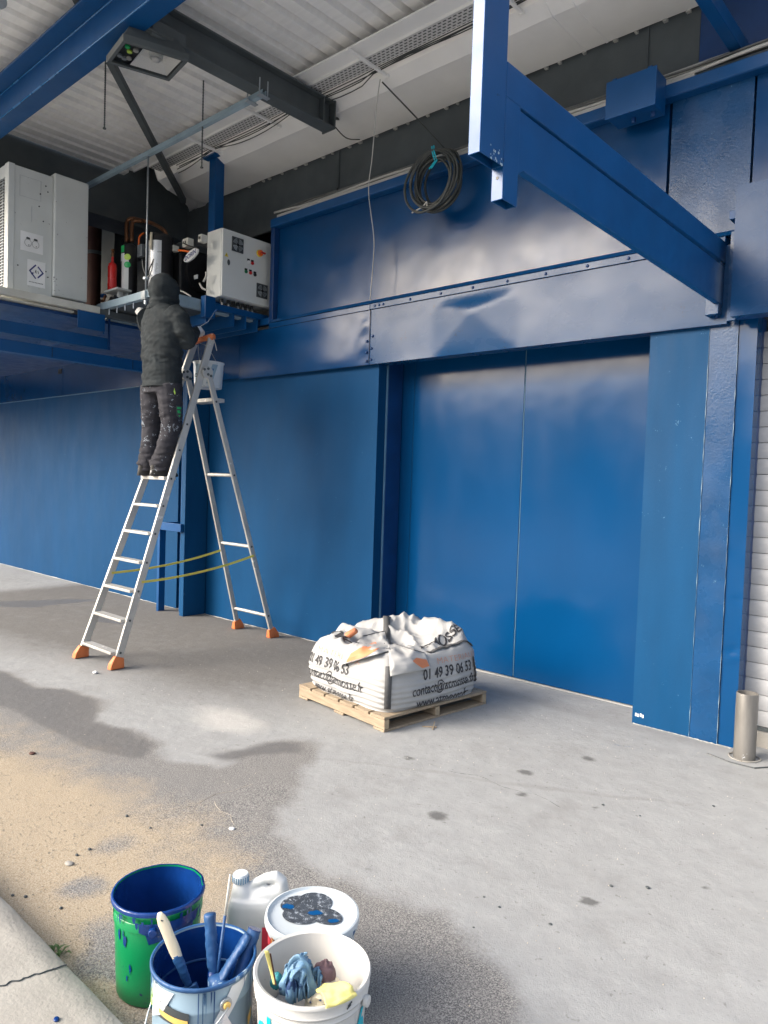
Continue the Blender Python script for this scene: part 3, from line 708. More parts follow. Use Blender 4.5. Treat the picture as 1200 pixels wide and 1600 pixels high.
B().obox((XS - .018, 2.256, 3.008), (.045, 0, 0), (0, 2.52, .015), (0, 0, .125)).done('top_tube', M['blue_frame'], SF, bevel=.004)
b = B(); b.prism([(2.36, 2.765), (2.40, 2.79), (4.775, 2.765), (4.775, 3.0), (2.36, 2.999)], XS - .012, XS + .022, 'X'); b.done('web_plate', M['blue_frame'], SF, bevel=.003)
B().box(XS - .04, XS + .03, 2.1, 4.99, 4.36, 4.46).done('upper_arm', M['blue_frame'], SF, bevel=.004)
b = B()
for z in (2.72, 2.80): b.cyl((XS + .005, 2.2505, z), (XS + .005, 2.253, z), .006, 10)
b.done('bolt_hole', M['black'], SF)
b = B()
for k in range(26):
    y, z, s_ = 2.165 + random.random() ** 1.4 * .075, 2.757 + random.random() ** 2 * .05, random.uniform(.002, .006); b.add([(XS + .0306 + k * 1e-5, y + s_ * random.uniform(.5, 1.3) * math.cos(t), z + s_ * random.uniform(.5, 1.6) * math.sin(t)) for t in (0, 1.2, 2.3, 3.5, 4.8)], [(0, 1, 2, 3, 4)])
b.done('paint_scrape', M['chip'], SF)
B().box(XS - .06, XS + .02, 4.70, 4.768, 2.70, 3.15).done('end_bracket', M['blue_rough'], SF, bevel=.003)

# blue junction box on the ledge
JB = thing('junction_box', 'blue painted junction box mounted on the ledge above the wall panel', 'junction box', (-2.1, 4.65, 4.05))
B().box(-2.25, -1.93, 4.62, 4.80, 4.065, 4.30).done('box_body', M['blue_frame'], JB, bevel=.006)
B().box(-2.26, -1.92, 4.605, 4.619, 4.06, 4.305).done('box_lid', M['blue_frame'], JB, bevel=.004)
for x in (-2.22, -1.98): B().box(x - .015, x + .015, 4.64, 4.66, 4.305, 4.335).done('lug', M['blue_frame'], JB, bevel=.003)
for x in (-2.1, -1.97): B().cyl((x, 4.7, 4.065), (x, 4.7, 4.03), .014, 10).done('cable_gland', M['blue_dark'], JB)
B().box(-1.19, -1.02, 4.80, 4.95, 4.27, 4.40).done('end_box', M['can_pale'], LC, bevel=.005)

# floodlight
FL = thing('floodlight', 'grey rectangular floodlight with glass front hung below the cross beam', 'floodlight', (-4.8, 2.72, 4.5))
q = [at_z(*p, 4.5) for p in ((168, 98), (262, 128), (298, 95), (190, 63))]
ex = ((q[1] - q[0]) + (q[2] - q[3])) * .5; ey = ((q[3] - q[0]) + (q[2] - q[1])) * .5; ez = V((0, 0, 1)); o0 = (q[0] + q[1] + q[2] + q[3]) / 4 - ex / 2 - ey / 2
ex *= 1.0
lu, lv = ex.length, ey.length; eu, ev = ex.normalized(), (ey - ex.normalized() * ey.dot(ex.normalized())).normalized()
def fp(u, v, w): return o0 + ex * u + ey * v + ez * w
b = B()
def quadprism(b, a0, a1, h0, h1, ins=0.):
    pts = [fp(a0[0], a0[1], h0), fp(a1[0], a0[1], h0), fp(a1[0], a1[1], h0), fp(a0[0], a1[1], h0)]
    c = sum(pts, V()) / 4; top = [c + (p - c) * (1 - ins) + ez * (h1 - h0) for p in pts]
    b.add(pts + top, [(3, 2, 1, 0), (4, 5, 6, 7), (0, 1, 5, 4), (1, 2, 6, 5), (2, 3, 7, 6), (3, 0, 4, 7)])
for a0, a1 in (((0, 0), (1, .09)), ((0, .91), (1, 1)), ((0, .09), (.06, .91)), ((.94, .09), (1, .91))): quadprism(b, a0, a1, 0, .05)
b.done('lamp_frame', M['steel_dark'], FL, bevel=.004)
b = B()
pts = [fp(.02, .02, .05), fp(.98, .02, .05), fp(.98, .98, .05), fp(.02, .98, .05)]; c_ = sum(pts, V()) / 4; top = [c_ + (p - c_) * .75 + ez * .10 for p in pts]
b.add(pts + top, [(4, 5, 6, 7), (0, 1, 5, 4), (1, 2, 6, 5), (2, 3, 7, 6), (3, 0, 4, 7)]); b.done('lamp_housing', M['steel_dark'], FL, bevel=.004)
b = B(); pts = [fp(.34, .1, .02), fp(.93, .1, .02), fp(.93, .9, .02), fp(.34, .9, .02)]; c_ = sum(pts, V()) / 4; top = [c_ + (p - c_) * .6 + ez * .06 for p in pts]
b.add(pts + top, [(7, 6, 5, 4), (0, 4, 5, 1), (1, 5, 6, 2), (2, 6, 7, 3), (3, 7, 4, 0)]); b.done('reflector', M['reflector'], FL)
c_ = fp(.62, .55, .045); b = B(); b.tube([c_ + ez * .02, c_ - ez * .012], [.05, .045], 20); b.done('lamp_socket', M['off_white'], FL, smooth=True, sharp=40)
b = B(); b.tube([c_ - ez * .013, c_ - ez * .03, c_ - ez * .035], [.03, .026, .008], 16); b.done('bulb', M['white_paper'], FL, smooth=True)
b = B(); quadprism(b, (.07, .1), (.33, .9), .02, .06); b.done('gear_tray', M['black'], FL)
for u, v, m_ in ((.13, .75, 'green'), (.2, .6, 'lime'), (.12, .35, 'galv'), (.2, .3, 'galv'), (.27, .7, 'cable_light'), (.26, .35, 'cable_light')):
    p = fp(u, v, .015); B().cyl(p + ez * .01, p - ez * .006, .018, 12).done('gear_part', M[m_], FL)
b = B(); quadprism(b, (.06, .09), (.94, .91), .003, .006); b.done('glass', M['glass_lamp'], FL)
pc = fp(.5, .7, .15); B().box(XB - .12, XB + .06, pc.y - .05, pc.y + .22, 4.60, 4.72).done('bracket', M['steel_dark'], FL, bevel=.01)
B().bar(fp(.5, .5, .14), V((XB - .03, pc.y + .05, 4.66)), .05, .05, (1, 0, 0)).done('lamp_arm', M['steel_dark'], FL, bevel=.004)

# second lamp glimpsed at the picture's corner
p = at_z(-4, 0, 4.55); TL = thing('tube_lamp', 'white tube lamp under the roof at the far left corner', 'lamp', p)
B().tube([p + V((-.35, -.05, 0)), p + V((.0, .0, 0))], .05, 14).done('lamp_cover', M['white_paper'], TL, smooth=True, sharp=50)
B().tube([p + V((.001, .0, 0)), p + V((.02, .003, 0))], .052, 14).done('lamp_end', M['galv'], TL)
B().cyl(p + V((-.1, -.01, .05)), p + V((-.1, -.01, .42)), .01, 8).done('lamp_stem', M['galv'], TL)
# ================================================================== PLANT PLATFORM AND EQUIPMENT (upper left)
PF = thing('plant_platform', 'blue and grey steel platform carrying the cooling plant above the lintel', 'platform', (-7.2, 3.9, 3.2))
XL, XR, YF, ZP = -7.2, -6.2, 3.6, 3.33
def channel(b, p, q, h=.07, w=.05, t=.006, flip=1):
    p, q = V(p), V(q); d = (q - p); sdv = d.cross(V((0, 0, 1))).normalized() * flip
    b.obox(p, d, sdv * t, V((0, 0, -h))); b.obox(p, d, -sdv * w, V((0, 0, -t))); b.obox(p - V((0, 0, h - t)), d, -sdv * w, V((0, 0, -t)))
b = B(); channel(b, (XL - .1, YF, ZP), (XR, YF, ZP), .07, .05); b.done('front_rail', M['galv_blue'], PF)
b = B(); channel(b, (XR, YF, ZP), (XR, 4.85, ZP), .10, .05); b.done('side_rail', M['galv_blue'], PF)
b = B(); channel(b, (XL, YF + .05, ZP - .08), (XL, 4.9, ZP - .08), .08, .05); b.done('side_rail', M['galv_blue'], PF)
B().box(XL, XR - .06, YF + .06, 4.9, ZP - .07, ZP - .05).done('deck', M['steel_dark'], PF)
for k in range(4): B().cyl((XL + .12 + k * .16, YF + .02, ZP - .07), (XL + .12 + k * .16, YF + .02, ZP - .13), .006, 6).done('bolt', M['galv'], PF)
# long grey plank edge the condenser stands on
B().box(-7.16, -7.09, 1.9, 3.53, 3.195, 3.262).done('plank', M['cream_steel'], PF, bevel=.004)
B().box(-7.155, -7.095, 3.535, 4.9, 3.175, 3.245).done('plank_rail', M['steel_dark'], PF, bevel=.003)
B().box(-8.7, -7.17, 1.9, 3.3, 3.17, 3.19).done('tray_underside', M['cream_steel'], PF)
B().box(-14.5, -7.22, 2.62, 4.88, 3.135, 3.165).done('soffit', M['blue_dark'], PF)
# blue carrying beams
for z0, z1, y1, x in ((2.875, 2.975, 3.67, -7.2), (2.705, 2.80, 4.74, -7.2)):
    b = B(); b.box(x - .008, x, 1.4, y1, z0, z1); b.box(x - .10, x, 1.4, y1, z0 - .008, z0); b.box(x - .10, x, 1.4, y1, z1, z1 + .008)
    b.done('carrying_beam', M['blue_frame'], PF, bevel=.002)
B().box(-7.10, -7.085, 3.30, 3.58, 3.02, 3.19).done('bracket_plate', M['blue_frame'], PF, bevel=.003)
B().box(-8.6, -7.10, 3.565, 3.58, 3.0, 3.17).done('bracket_web', M['blue_frame'], PF)
B().box(-8.6, -7.0, 2.2, 2.5, 2.98, 3.17).done('bracket_web', M['blue_frame'], PF, bevel=.004)
B().box(-7.19, -7.17, 3.665, 3.68, 2.86, 3.19).done('hanger_plate', M['blue_dark'], PF)
for y in (3.1, 3.95): B().box(-7.1995, -7.196, y, y + .006, 2.707, 2.798).done('weld_seam', M['seam_dark'], PF)
# blue shelf beams under the control cabinet
B().box(-6.34, -6.12, 4.17, 4.90, 3.25, 3.31).done('shelf_beam', M['blue_frame'], PF, bevel=.004)
B().box(-6.18, -6.10, 4.1, 4.22, 3.15, 3.36).done('shelf_post', M['blue_frame'], PF, bevel=.006)
for y in (4.45, 4.6, 4.75): B().box(-6.9, -6.12, y, y + .012, 3.12, 3.25).done('shelf_rib', M['blue_frame'], PF)
B().box(-7.1, -5.99, 4.80, 4.86, 3.19, 3.26).done('shelf_beam', M['blue_frame'], PF, bevel=.003)
B().box(-7.1, -6.15, 4.14, 4.18, 3.10, 3.20).done('shelf_beam', M['blue_frame'], PF, bevel=.003)
# blue post with cap plate
B().box(-6.47, -6.36, 4.36, 4.47, 3.3, 4.84).done('post', M['blue_frame'], PF, bevel=.004)
B().box(-6.52, -6.31, 4.31, 4.52, 4.841, 4.86).done('cap_plate', M['blue_frame'], PF, bevel=.002)
# rod with turnbuckle from the support rail
RD = thing('tie_rod', 'thin galvanised rod tying the platform corner to the rail above', 'rod', (-6.34, 3.6, 3.3))
b = B(); b.cyl((-6.34, 3.6, 4.575), (-6.34, 3.6, 3.19), .008, 8); b.done('rod', M['galv'], RD, smooth=True)
b = B(); b.box(-6.38, -6.30, 3.575, 3.64, 3.245, 3.255); b.box(-6.375, -6.305, 3.57, 3.60, 3.255, 3.32); b.cyl((-6.34, 3.6, 3.235), (-6.34, 3.6, 3.2), .016, 8); b.cyl((-6.34, 3.6, 3.43), (-6.34, 3.6, 3.45), .03, 8)
b.done('rod_bracket', M['galv'], RD)

# condenser unit
AC = thing('condenser_unit', 'large off-white condenser unit with two stickers on the platform', 'cooling unit', (-7.8, 3.0, 3.27))
B().box(-8.7, -7.22, 2.70, 3.10, 3.285, 4.44).done('casing', M['off_white'], AC, bevel=.006)
B().box(-8.65, -7.25, 2.75, 3.42, 3.262, 3.285).done('base_frame', M['cream_steel'], AC)
B().box(-8.7, -7.185, 3.102, 3.44, 3.30, 4.475).done('rear_casing', M['off_white'], AC, bevel=.012)
B().box(-7.30, -7.212, 2.685, 2.745, 3.28, 4.445).done('corner_post', M['off_white'], AC, bevel=.006)
B().box(-8.7, -7.31, 2.69, 2.699, 4.33, 4.44).done('top_rail', M['off_white'], AC, bevel=.003)
b = B()
for k in range(36): b.box(-8.5, -7.315, 2.683, 2.692, 3.33 + k * .028, 3.337 + k * .028)
for k in range(16): b.box(-8.4 + k * .07, -8.394 + k * .07, 2.686, 2.69, 3.33, 4.32)
b.done('grille', M['galv'], AC); B().box(-8.5, -7.32, 2.693, 2.699, 3.33, 4.32).done('coil_face', M['black'], AC)
XA = -7.2185
b = B(); b.box(XA, XA + .001, 2.79, 2.985, 4.17, 4.172); b.box(XA, XA + .001, 2.79, 2.793, 4.17, 4.36); b.box(XA, XA + .001, 2.983, 2.986, 4.17, 4.36); b.box(XA, XA + .001, 2.79, 2.986, 4.358, 4.36); b.box(XA, XA + .001, 2.90, 2.903, 3.95, 4.10)
b.done('panel_scratch', M['galv'], AC)
b = B()
for y, z in ((3.03, 4.33), (2.98, 4.24), (3.05, 4.28), (2.97, 4.12), (3.01, 3.99), (2.78, 3.52), (3.04, 3.52), (3.06, 3.47)): b.cyl((XA - .002, y, z), (XA + .003, y, z), .007, 8)
b.done('rivet', M['charcoal'], AC)
def acp(u, v): return V((XA + .0025, 2.80 + u, 3.30 + v))
B().add([acp(.0, .37), acp(.21, .37), acp(.21, .55), acp(.0, .55)], [(0, 1, 2, 3)]).done('sticker', M['white_paper'], AC)
B().add([acp(.065, .055), acp(.235, .055), acp(.235, .30), acp(.065, .30)], [(0, 1, 2, 3)]).done('sticker', M['white_paper'], AC)
b = B()
def acq(b, pts, o=.004): b.add([V((XA + o, 2.80 + u, 3.30 + v)) for u, v in pts], [tuple(range(len(pts)))])
cu, cv = .15, .195; a_ = .062
# diamond made of two brackets
def strip(b, pts, w=.013):
    for i in range(len(pts) - 1):
        p, q2 = V((*pts[i], 0)), V((*pts[i + 1], 0)); d = (q2 - p).normalized(); nrm = V((-d.y, d.x, 0)) * w / 2
        acq(b, [(p - nrm - d * w * .3)[:2], (q2 - nrm + d * w * .3)[:2], (q2 + nrm + d * w * .3)[:2], (p + nrm - d * w * .3)[:2]])
strip(b, [(cu - .008, cv + a_), (cu - a_, cv), (cu - .008, cv - a_)]); strip(b, [(cu + .016, cv + a_ * .8), (cu + a_, cv), (cu + .016, cv - a_ * .8)])
strip(b, [(cu - .045, cv - .028), (cu - .03, cv - .015)], .012)
b.done('emblem', M['navy_print'], AC)
b = B(); strip(b, [(cu - .012, cv - .008), (cu - .004, cv + .016), (cu - .002, cv - .014)], .006); strip(b, [(cu + .014, cv + .01), (cu + .02, cv - .014)], .006)
for k in range(10): acq(b, [(.082 + k * .0135, .088 - k * .0002), (.091 + k * .0135, .088), (.091 + k * .0135, .095), (.082 + k * .0135, .095)])
b.done('sticker_print', M['charcoal'], AC)
b = B()
for cu2 in (.07, .14):   # two round portraits reduced to rings, cap and lines
    for k in range(16):
        a0, a1 = 2 * PI * k / 16, 2 * PI * (k + 1) / 16
        acq(b, [(cu2 + .03 * math.cos(a0), .45 + .032 * math.sin(a0)), (cu2 + .03 * math.cos(a1), .45 + .032 * math.sin(a1)), (cu2 + .033 * math.cos(a1), .45 + .035 * math.sin(a1)), (cu2 + .033 * math.cos(a0), .45 + .035 * math.sin(a0))])
    acq(b, [(cu2 - .022, .485), (cu2 + .022, .485), (cu2 + .014, .502), (cu2 - .012, .504)]); acq(b, [(cu2 + .002, .425), (cu2 + .012, .43), (cu2 + .01, .437), (cu2 + .0, .432)])
b.done('sticker_print', M['charcoal'], AC)

# cooling plant on the deck
def pt(px, py, Y): return at_y(px, py, Y)
PL = thing('cooling_plant', 'compressor set with black and steel tanks and copper pipes on the platform', 'compressor', (-6.8, 4.2, 3.3))
c = pt(248, 480, 4.05); zt = pt(246, 368, 4.05).z
b = B(); b.lathe((c.x, c.y, 3.3), [(.001, 0), (.12, 0), (.135, .03), (.138, zt - 3.36), (.11, zt - 3.315), (.05, zt - 3.3), (.001, zt - 3.295)], 32); b.done('receiver_tank', M['black'], PL, smooth=True, sharp=50)
b = B()
for k in range(14):
    a0 = -1.42 + k * .072
    b.add([(c.x + .141 * math.cos(a), c.y + .141 * math.sin(a), z) for a, z in ((a0, 3.34), (a0 + .066, 3.34), (a0 + .066, zt - 3.4 + 3.3), (a0, zt - .1))], [(0, 1, 2, 3)])
b.done('steel_wrap', M['silver'], PL, smooth=True)
B().tube([(c.x + .07, c.y - .14, zt - .03), (c.x + .07, c.y - .145, zt - .16), (c.x + .07, c.y - .14, zt - .2)], [.012, .016, .01], 8).done('valve', M['cream'], PL, smooth=True)
c1 = pt(201, 462, 3.88); z1 = pt(201, 383, 3.88).z
b = B(); b.lathe((c1.x, c1.y, 3.33), [(.001, 0), (.078, 0), (.082, .02), (.082, z1 - 3.36), (.05, z1 - 3.33), (.001, z1 - 3.33)], 24); b.done('cylinder', M['black'], PL, smooth=True, sharp=50)
def onc(cc, r, a, z): return (cc.x + r * math.cos(a), cc.y + r * math.sin(a), z)
def patch(cc, r, a0, a1, za, zb, name, mat):
    b = B(); n = 6
    b.add([onc(cc, r, a0 + (a1 - a0) * i / n, z) for z in (za, zb) for i in range(n + 1)], [(i, i + 1, n + 2 + i, n + 1 + i) for i in range(n)]); return b.done(name, mat, PL, smooth=True)
patch(c1, .084, -1.55, -.55, 3.36, z1 - .14, 'silver_label', M['cabinet']); patch(c1, .0845, -1.85, -1.15, z1 - .10, z1 - .03, 'green_label', M['green']); patch(c1, .0846, -1.8, -1.1, z1 - .19, z1 - .11, 'white_label', M['white_paper'])
for z, m_ in ((z1 - .15, 'lime'), (z1 - .23, 'green')):
    b = B(); b.add([onc(c1, .0865, -.72 + .40 * math.cos(t), z + .032 * math.sin(t)) for t in [2 * PI * k / 14 for k in range(14)]], [tuple(range(14))]); b.done('round_sticker', M[m_], PL)
cb = pt(175, 458, 3.72); zb = pt(175, 405, 3.72).z
b = B(); b.lathe((cb.x, cb.y, cb.z + .01), [(.001, 0), (.042, 0), (.045, .01), (.045, .26), (.036, .29), (.015, .305), (.013, .36)], 20); b.done('red_bottle', M['red'], PL, smooth=True, sharp=60)
b = B(); b.cyl((cb.x, cb.y, cb.z + .37), (cb.x, cb.y, cb.z + .43), .014, 10); b.tube([(cb.x - .03, cb.y, cb.z + .41), (cb.x + .02, cb.y, cb.z + .40)], .009, 8); b.cyl((cb.x, cb.y, cb.z + .43), (cb.x, cb.y, cb.z + .45), .018, 10); b.done('brass_valve', M['copper'], PL, smooth=True)
cs = pt(181, 463, 3.70); B().box(cs.x - .14, cs.x + .14, 3.64, 3.80, cb.z - .012, cb.z + .008).done('white_shelf', M['off_white'], PL, bevel=.004)
B().box(cs.x + .02, cs.x + .07, 3.70, 3.74, 3.33, cb.z - .013).done('shelf_leg', M['off_white'], PL)
cq = pt(158, 470, 3.66); B().tube([cq, cq + V((.05, 0, -.005)), cq + V((.05, .02, .05))], .016, 8).done('brass_fitting', M['copper'], PL, smooth=True)
B().box(cq.x + .0, cq.x + .05, cq.y - .01, cq.y + .03, cq.z + .03, cq.z + .07).done('blue_handle', M['blue_frame'], PL, bevel=.006)
B().cyl(pt(175, 468, 3.66), pt(183, 468, 3.66), .03, 12).done('valve_wheel', M['black'], PL)
# copper pipes
def pipe(pts, r, mat='copper', name='copper_pipe'):
    P_ = [V(p) for p in pts]; out = []
    for i in range(len(P_) - 1):
        for k in range(5):
            t = k / 5; p_1 = P_[max(0, i - 1)]; p2 = P_[i]; p3 = P_[i + 1]; p4 = P_[min(len(P_) - 1, i + 2)]
            out.append(.5 * ((2 * p2) + (p3 - p_1) * t + (2 * p_1 - 5 * p2 + 4 * p3 - p4) * t * t + (3 * p2 - p_1 - 3 * p3 + p4) * t ** 3))
    out.append(P_[-1]); b = B(); b.tube(out, r, 8); return b.done(name, M[mat], PL, smooth=True)
pipe([pt(198, 378, 4.0), pt(198, 350, 4.02), pt(204, 342, 4.05), pt(215, 343, 4.1), pt(240, 350, 4.2), pt(256, 360, 4.2), pt(261, 370, 4.2)], .022)
pipe([pt(206, 378, 4.0), pt(206, 352, 4.02), pt(211, 345, 4.05), pt(222, 346, 4.1)], .022)
pipe([pt(217, 384, 3.95), pt(218, 370, 3.95), pt(225, 364, 4.0)], .010, 'orange_plain', 'orange_hose')
B().box(pt(217, 385, 3.95).x, pt(223, 385, 3.95).x + .01, 3.93, 3.97, pt(217, 403, 3.95).z, pt(217, 384, 3.95).z).done('pressure_switch', M['galv'], PL, bevel=.004)
for k in range(2): pipe([pt(222 + k, 405, 3.94), pt(224 + k * 3, 420, 3.9), pt(230 + k * 2, 432, 3.85), pt(236 - k * 4, 425, 3.85), pt(240, 405, 3.9)], .006, 'cable_light' if k == 0 else 'black', 'cable')
pipe([pt(190, 378, 4.0), pt(192, 372, 4.0), pt(197, 378, 3.98)], .006, 'black', 'cable')
# compressor block
cc = pt(295, 445, 4.45); zt2 = pt(295, 398, 4.4).z
b = B(); b.prism([(4.2, 3.34), (4.72, 3.34), (4.72, zt2 - .05), (4.6, zt2), (4.3, zt2), (4.2, zt2 - .06)], cc.x - .28, cc.x + .22, 'X'); b.done('compressor_body', M['black'], PL, bevel=.02)
b = B(); b.cyl((cc.x - .34, 4.46, zt2 - .22), (cc.x + .26, 4.46, zt2 - .22), .20, 24); b.done('compressor_barrel', M['black'], PL, smooth=True, sharp=50)
for dx in (-.2, .0, .17): B().box(cc.x + dx - .07, cc.x + dx + .07, 4.22, 4.6, zt2 + .0, zt2 + .07).done('cylinder_head', M['steel_dark'], PL, bevel=.012)
for q2, w, h in (((272, 389), .07, .06), ((293, 380), .10, .085), ((316, 373), .06, .075)):
    p = pt(*q2, 4.15); B().box(p.x - w / 2, p.x + w / 2, 4.12, 4.19, p.z - h / 2, p.z + h / 2).done('terminal_box', M['cream_steel'], PL, bevel=.005)
    for k in range(2): B().box(p.x - w * .25 + k * w * .3, p.x - w * .25 + k * w * .3 + .012, 4.1165, 4.119, p.z - .012, p.z + .014).done('cable_entry', M['black'], PL)
pipe([pt(279, 391, 4.13), pt(288, 392, 4.13), pt(297, 394, 4.13)], .011, 'orange_plain', 'orange_hose')
pipe([pt(286, 380, 4.1), pt(296, 384, 4.1), pt(310, 388, 4.1)], .006, 'black', 'cable')
p = pt(299, 399, 4.12); ov = [(p.x + .12 * math.cos(t), 4.11 + .01 * 0, p.z + .047 * math.sin(t) + .03 * math.cos(t)) for t in [2 * PI * k / 24 for k in range(24)]]
b = B(); b.add(ov + [(x, y + .02, z) for x, y, z in ov], [tuple(range(24))] + [(k, (k + 1) % 24, 24 + (k + 1) % 24, 24 + k) for k in range(24)]); b.done('name_plate', M['white_paper'], PL)
write('DORIN', .062, lambda u, v: V((p.x - .10 + u, 4.107, p.z - .045 + v + u * .25)), M['navy_print'], 'plate_lettering', PL, bold=.001)
pipe([pt(318, 440, 4.2), pt(322, 432, 4.2), pt(322, 425, 4.2)], .010, 'cable_light', 'cable'); pipe([pt(312, 443, 4.2), pt(316, 450, 4.2), pt(322, 453, 4.2)], .010, 'cable_light', 'cable')
pipe([pt(276, 452, 4.0), pt(288, 457, 4.0), pt(298, 463, 4.0)], .008, 'cable_light', 'cable')
p = pt(307, 433, 4.2); B().box(p.x - .03, p.x + .03, 4.19, 4.20, p.z - .02, p.z + .02).done('plate', M['galv'], PL)
p = pt(277, 406, 4.15); B().lathe((0, 0, 0), [(.012, 0), (.02, .004), (.026, 0)], 16).done('ring', M['galv'], PL) if False else None
# frame, rusty riser and grey column of the recess
RC = thing('steel_column', 'dark grey steel column behind the condenser unit', 'column', (-8.3, 4.5, 3.17))
a0, a1 = pt(160, 300, 4.4), pt(180, 300, 4.4); b = B()
b.box(a0.x, a1.x, 4.4, 4.41, 3.17, 4.95); b.box(a0.x, a1.x, 4.6, 4.61, 3.17, 4.95); b.box((a0.x + a1.x) / 2 - .01, (a0.x + a1.x) / 2 + .01, 4.411, 4.599, 3.17, 4.95); b.done('column_profile', M['steel_dark'], RC)
a0, a1 = pt(141, 350, 4.5), pt(157, 350, 4.5); RR = thing('riser_pipe', 'rusty brown riser pipe beside the dark grey column', 'pipe', ((a0.x + a1.x) / 2, 4.5, 3.17))
B().cyl(((a0.x + a1.x) / 2, 4.5, 3.17), ((a0.x + a1.x) / 2, 4.5, 4.9), abs(a1.x - a0.x) * .37, 20).done('pipe', M['rust'], RR, smooth=True, sharp=60)
for z in (3.7, 4.4): B().cyl(((a0.x + a1.x) / 2, 4.5, z), ((a0.x + a1.x) / 2, 4.5, z + .04), abs(a1.x - a0.x) * .45, 20).done('pipe_collar', M['steel_dark'], RR, smooth=True, sharp=60)

# control cabinet
CC = thing('control_cabinet', 'pale grey electric control cabinet with red switch and two fan grilles', 'cabinet', (-6.22, 4.6, 3.39))
B().box(-6.36, -6.12, 4.28, 4.935, 3.39, 4.06).done('cabinet_body', M['cabinet'], CC, bevel=.006)
B().box(-6.118, -6.098, 4.284, 4.931, 3.394, 4.056).done('cabinet_door', M['cabinet'], CC, bevel=.005)
XC = -6.0965
def cc_pt(px, py): p = at_x(px, py, XC); return p.y, p.z
for q2 in ((371, 383), (409, 455)):
    y, z = cc_pt(*q2); hw, hh = .07, .072
    FG = B().box(XC - .001, XC + .010, y - hw, y + hw, z - hh, z + hh).done('fan_grille', M['charcoal'], CC, bevel=.003)
    b = B()
    for rr in (.018, .029, .040, .051):
        for qd in range(4):
            pts = [(XC + .012, y + rr * 1.15 * math.cos(qd * PI / 2 + .25 + t * 1.07 / 8 * 1.0), z + rr * 1.15 * math.sin(qd * PI / 2 + .25 + t * 1.07 / 8)) for t in range(9)]; b.tube(pts, .0028, 5)
    b.done('grille_ring', M['galv'], FG)
    B().add([(XC + .0115, y - .022, z), (XC + .0115, y, z - .024), (XC + .0115, y + .022, z), (XC + .0115, y, z + .024)], [(0, 1, 2, 3)]).done('grille_hub', M['black'], FG)
y, z = cc_pt(405, 396); SW = B().cyl((XC, y, z), (XC + .012, y, z), .036, 20).done('main_switch', M['yellow'], CC); B().cyl((XC + .012, y, z), (XC + .035, y, z), .029, 20).done('switch_knob', M['orange_plain'], SW, bevel=.003); B().box(XC + .035, XC + .055, y - .01, y + .045, z - .009, z + .009).done('switch_handle', M['red'], SW, bevel=.004)
def btn(px, py, m_, nm='button'):
    y, z = cc_pt(px, py); o = B().box(XC, XC + .006, y - .016, y + .016, z + .008, z + .03).done(nm, M['black'], CC, bevel=.002); B().cyl((XC, y, z - .004), (XC + .014, y, z - .004), .0165, 14).done('button_cap', M[m_], o, bevel=.002)
for q2 in (((388, 409), 'white_paper'), ((394, 411), 'red'), ((384, 424), 'button_green'), ((391, 426), 'red'), ((398, 429), 'black')): btn(*q2[0], q2[1])
y, z = cc_pt(354, 398); B().add([(XC + .0015, y - .022, z - .018), (XC + .0015, y + .022, z - .018), (XC + .0015, y, z + .024)], [(0, 1, 2)]).done('warning_triangle', M['yellow'], CC)
B().add([(XC + .0025, y - .003, z + .010), (XC + .0025, y + .006, z - .002), (XC + .0025, y - .001, z - .002), (XC + .0025, y + .002, z - .013), (XC + .0025, y - .006, z + .001)], [(0, 1, 2, 3, 4)]).done('warning_bolt', M['black'], CC)
y, z = cc_pt(357, 410); b = B(); b.add([(XC + .004, y + .017 * math.cos(t), z + .03 * math.sin(t)) for t in [2 * PI * k / 20 for k in range(20)]], [tuple(range(20))]); b.done('door_lock', M['steel_dark'], CC)
for k, y in enumerate((4.36, 4.44, 4.50, 4.56, 4.62, 4.68, 4.74)):
    x = -6.2; B().cyl((x, y, 3.39), (x, y, 3.355), .018, 10).done('cable_gland', M['black'], CC)
    B().tube([(x, y, 3.36), (x + .01, y, 3.32), (x + .02, y + .02, 3.285), (x + .0, y + .06, 3.275), (x - .06, y + .1, 3.30)], .0085, 6).done('cable', M['cable_light'] if k != 2 else M['cable_grey'], CC, smooth=True)

# ================================================================== STEP LADDER
LD = thing('step_ladder', 'paint-spattered aluminium step ladder with orange rubber feet', 'ladder', (-5.8, 3.7, 0))
FR, FLt = V((-5.49, 2.91, .0)), V((-6.03, 2.87, .0)); TR, TLt = V((-5.575, 3.82, 2.83)), V((-5.875, 3.84, 2.82))
BR, BL = V((-5.587, 4.635, 0)), V((-6.155, 4.63, 0)); HR, HL = V((-5.545, 3.775, 2.52)), V((-5.875, 3.775, 2.52))
def railbox(p, q, name, w=.026, h=.062): 
    d = (q - p).normalized(); return B().bar(p, q, h if False else w, h, V((0, 1, .4))).done(name, M['ladder'], LD, bevel=.004)
for f_, t_ in ((FR, TR), (FLt, TLt)): railbox(f_ + (t_ - f_) * .03, t_, 'front_rail')
for f_, t_ in ((BR, HR), (BL, HL)): railbox(f_ + (t_ - f_) * .03, t_, 'back_rail', .024, .05)
zs = (.115, .37, .605, .84, 1.08, 1.315, 1.55)
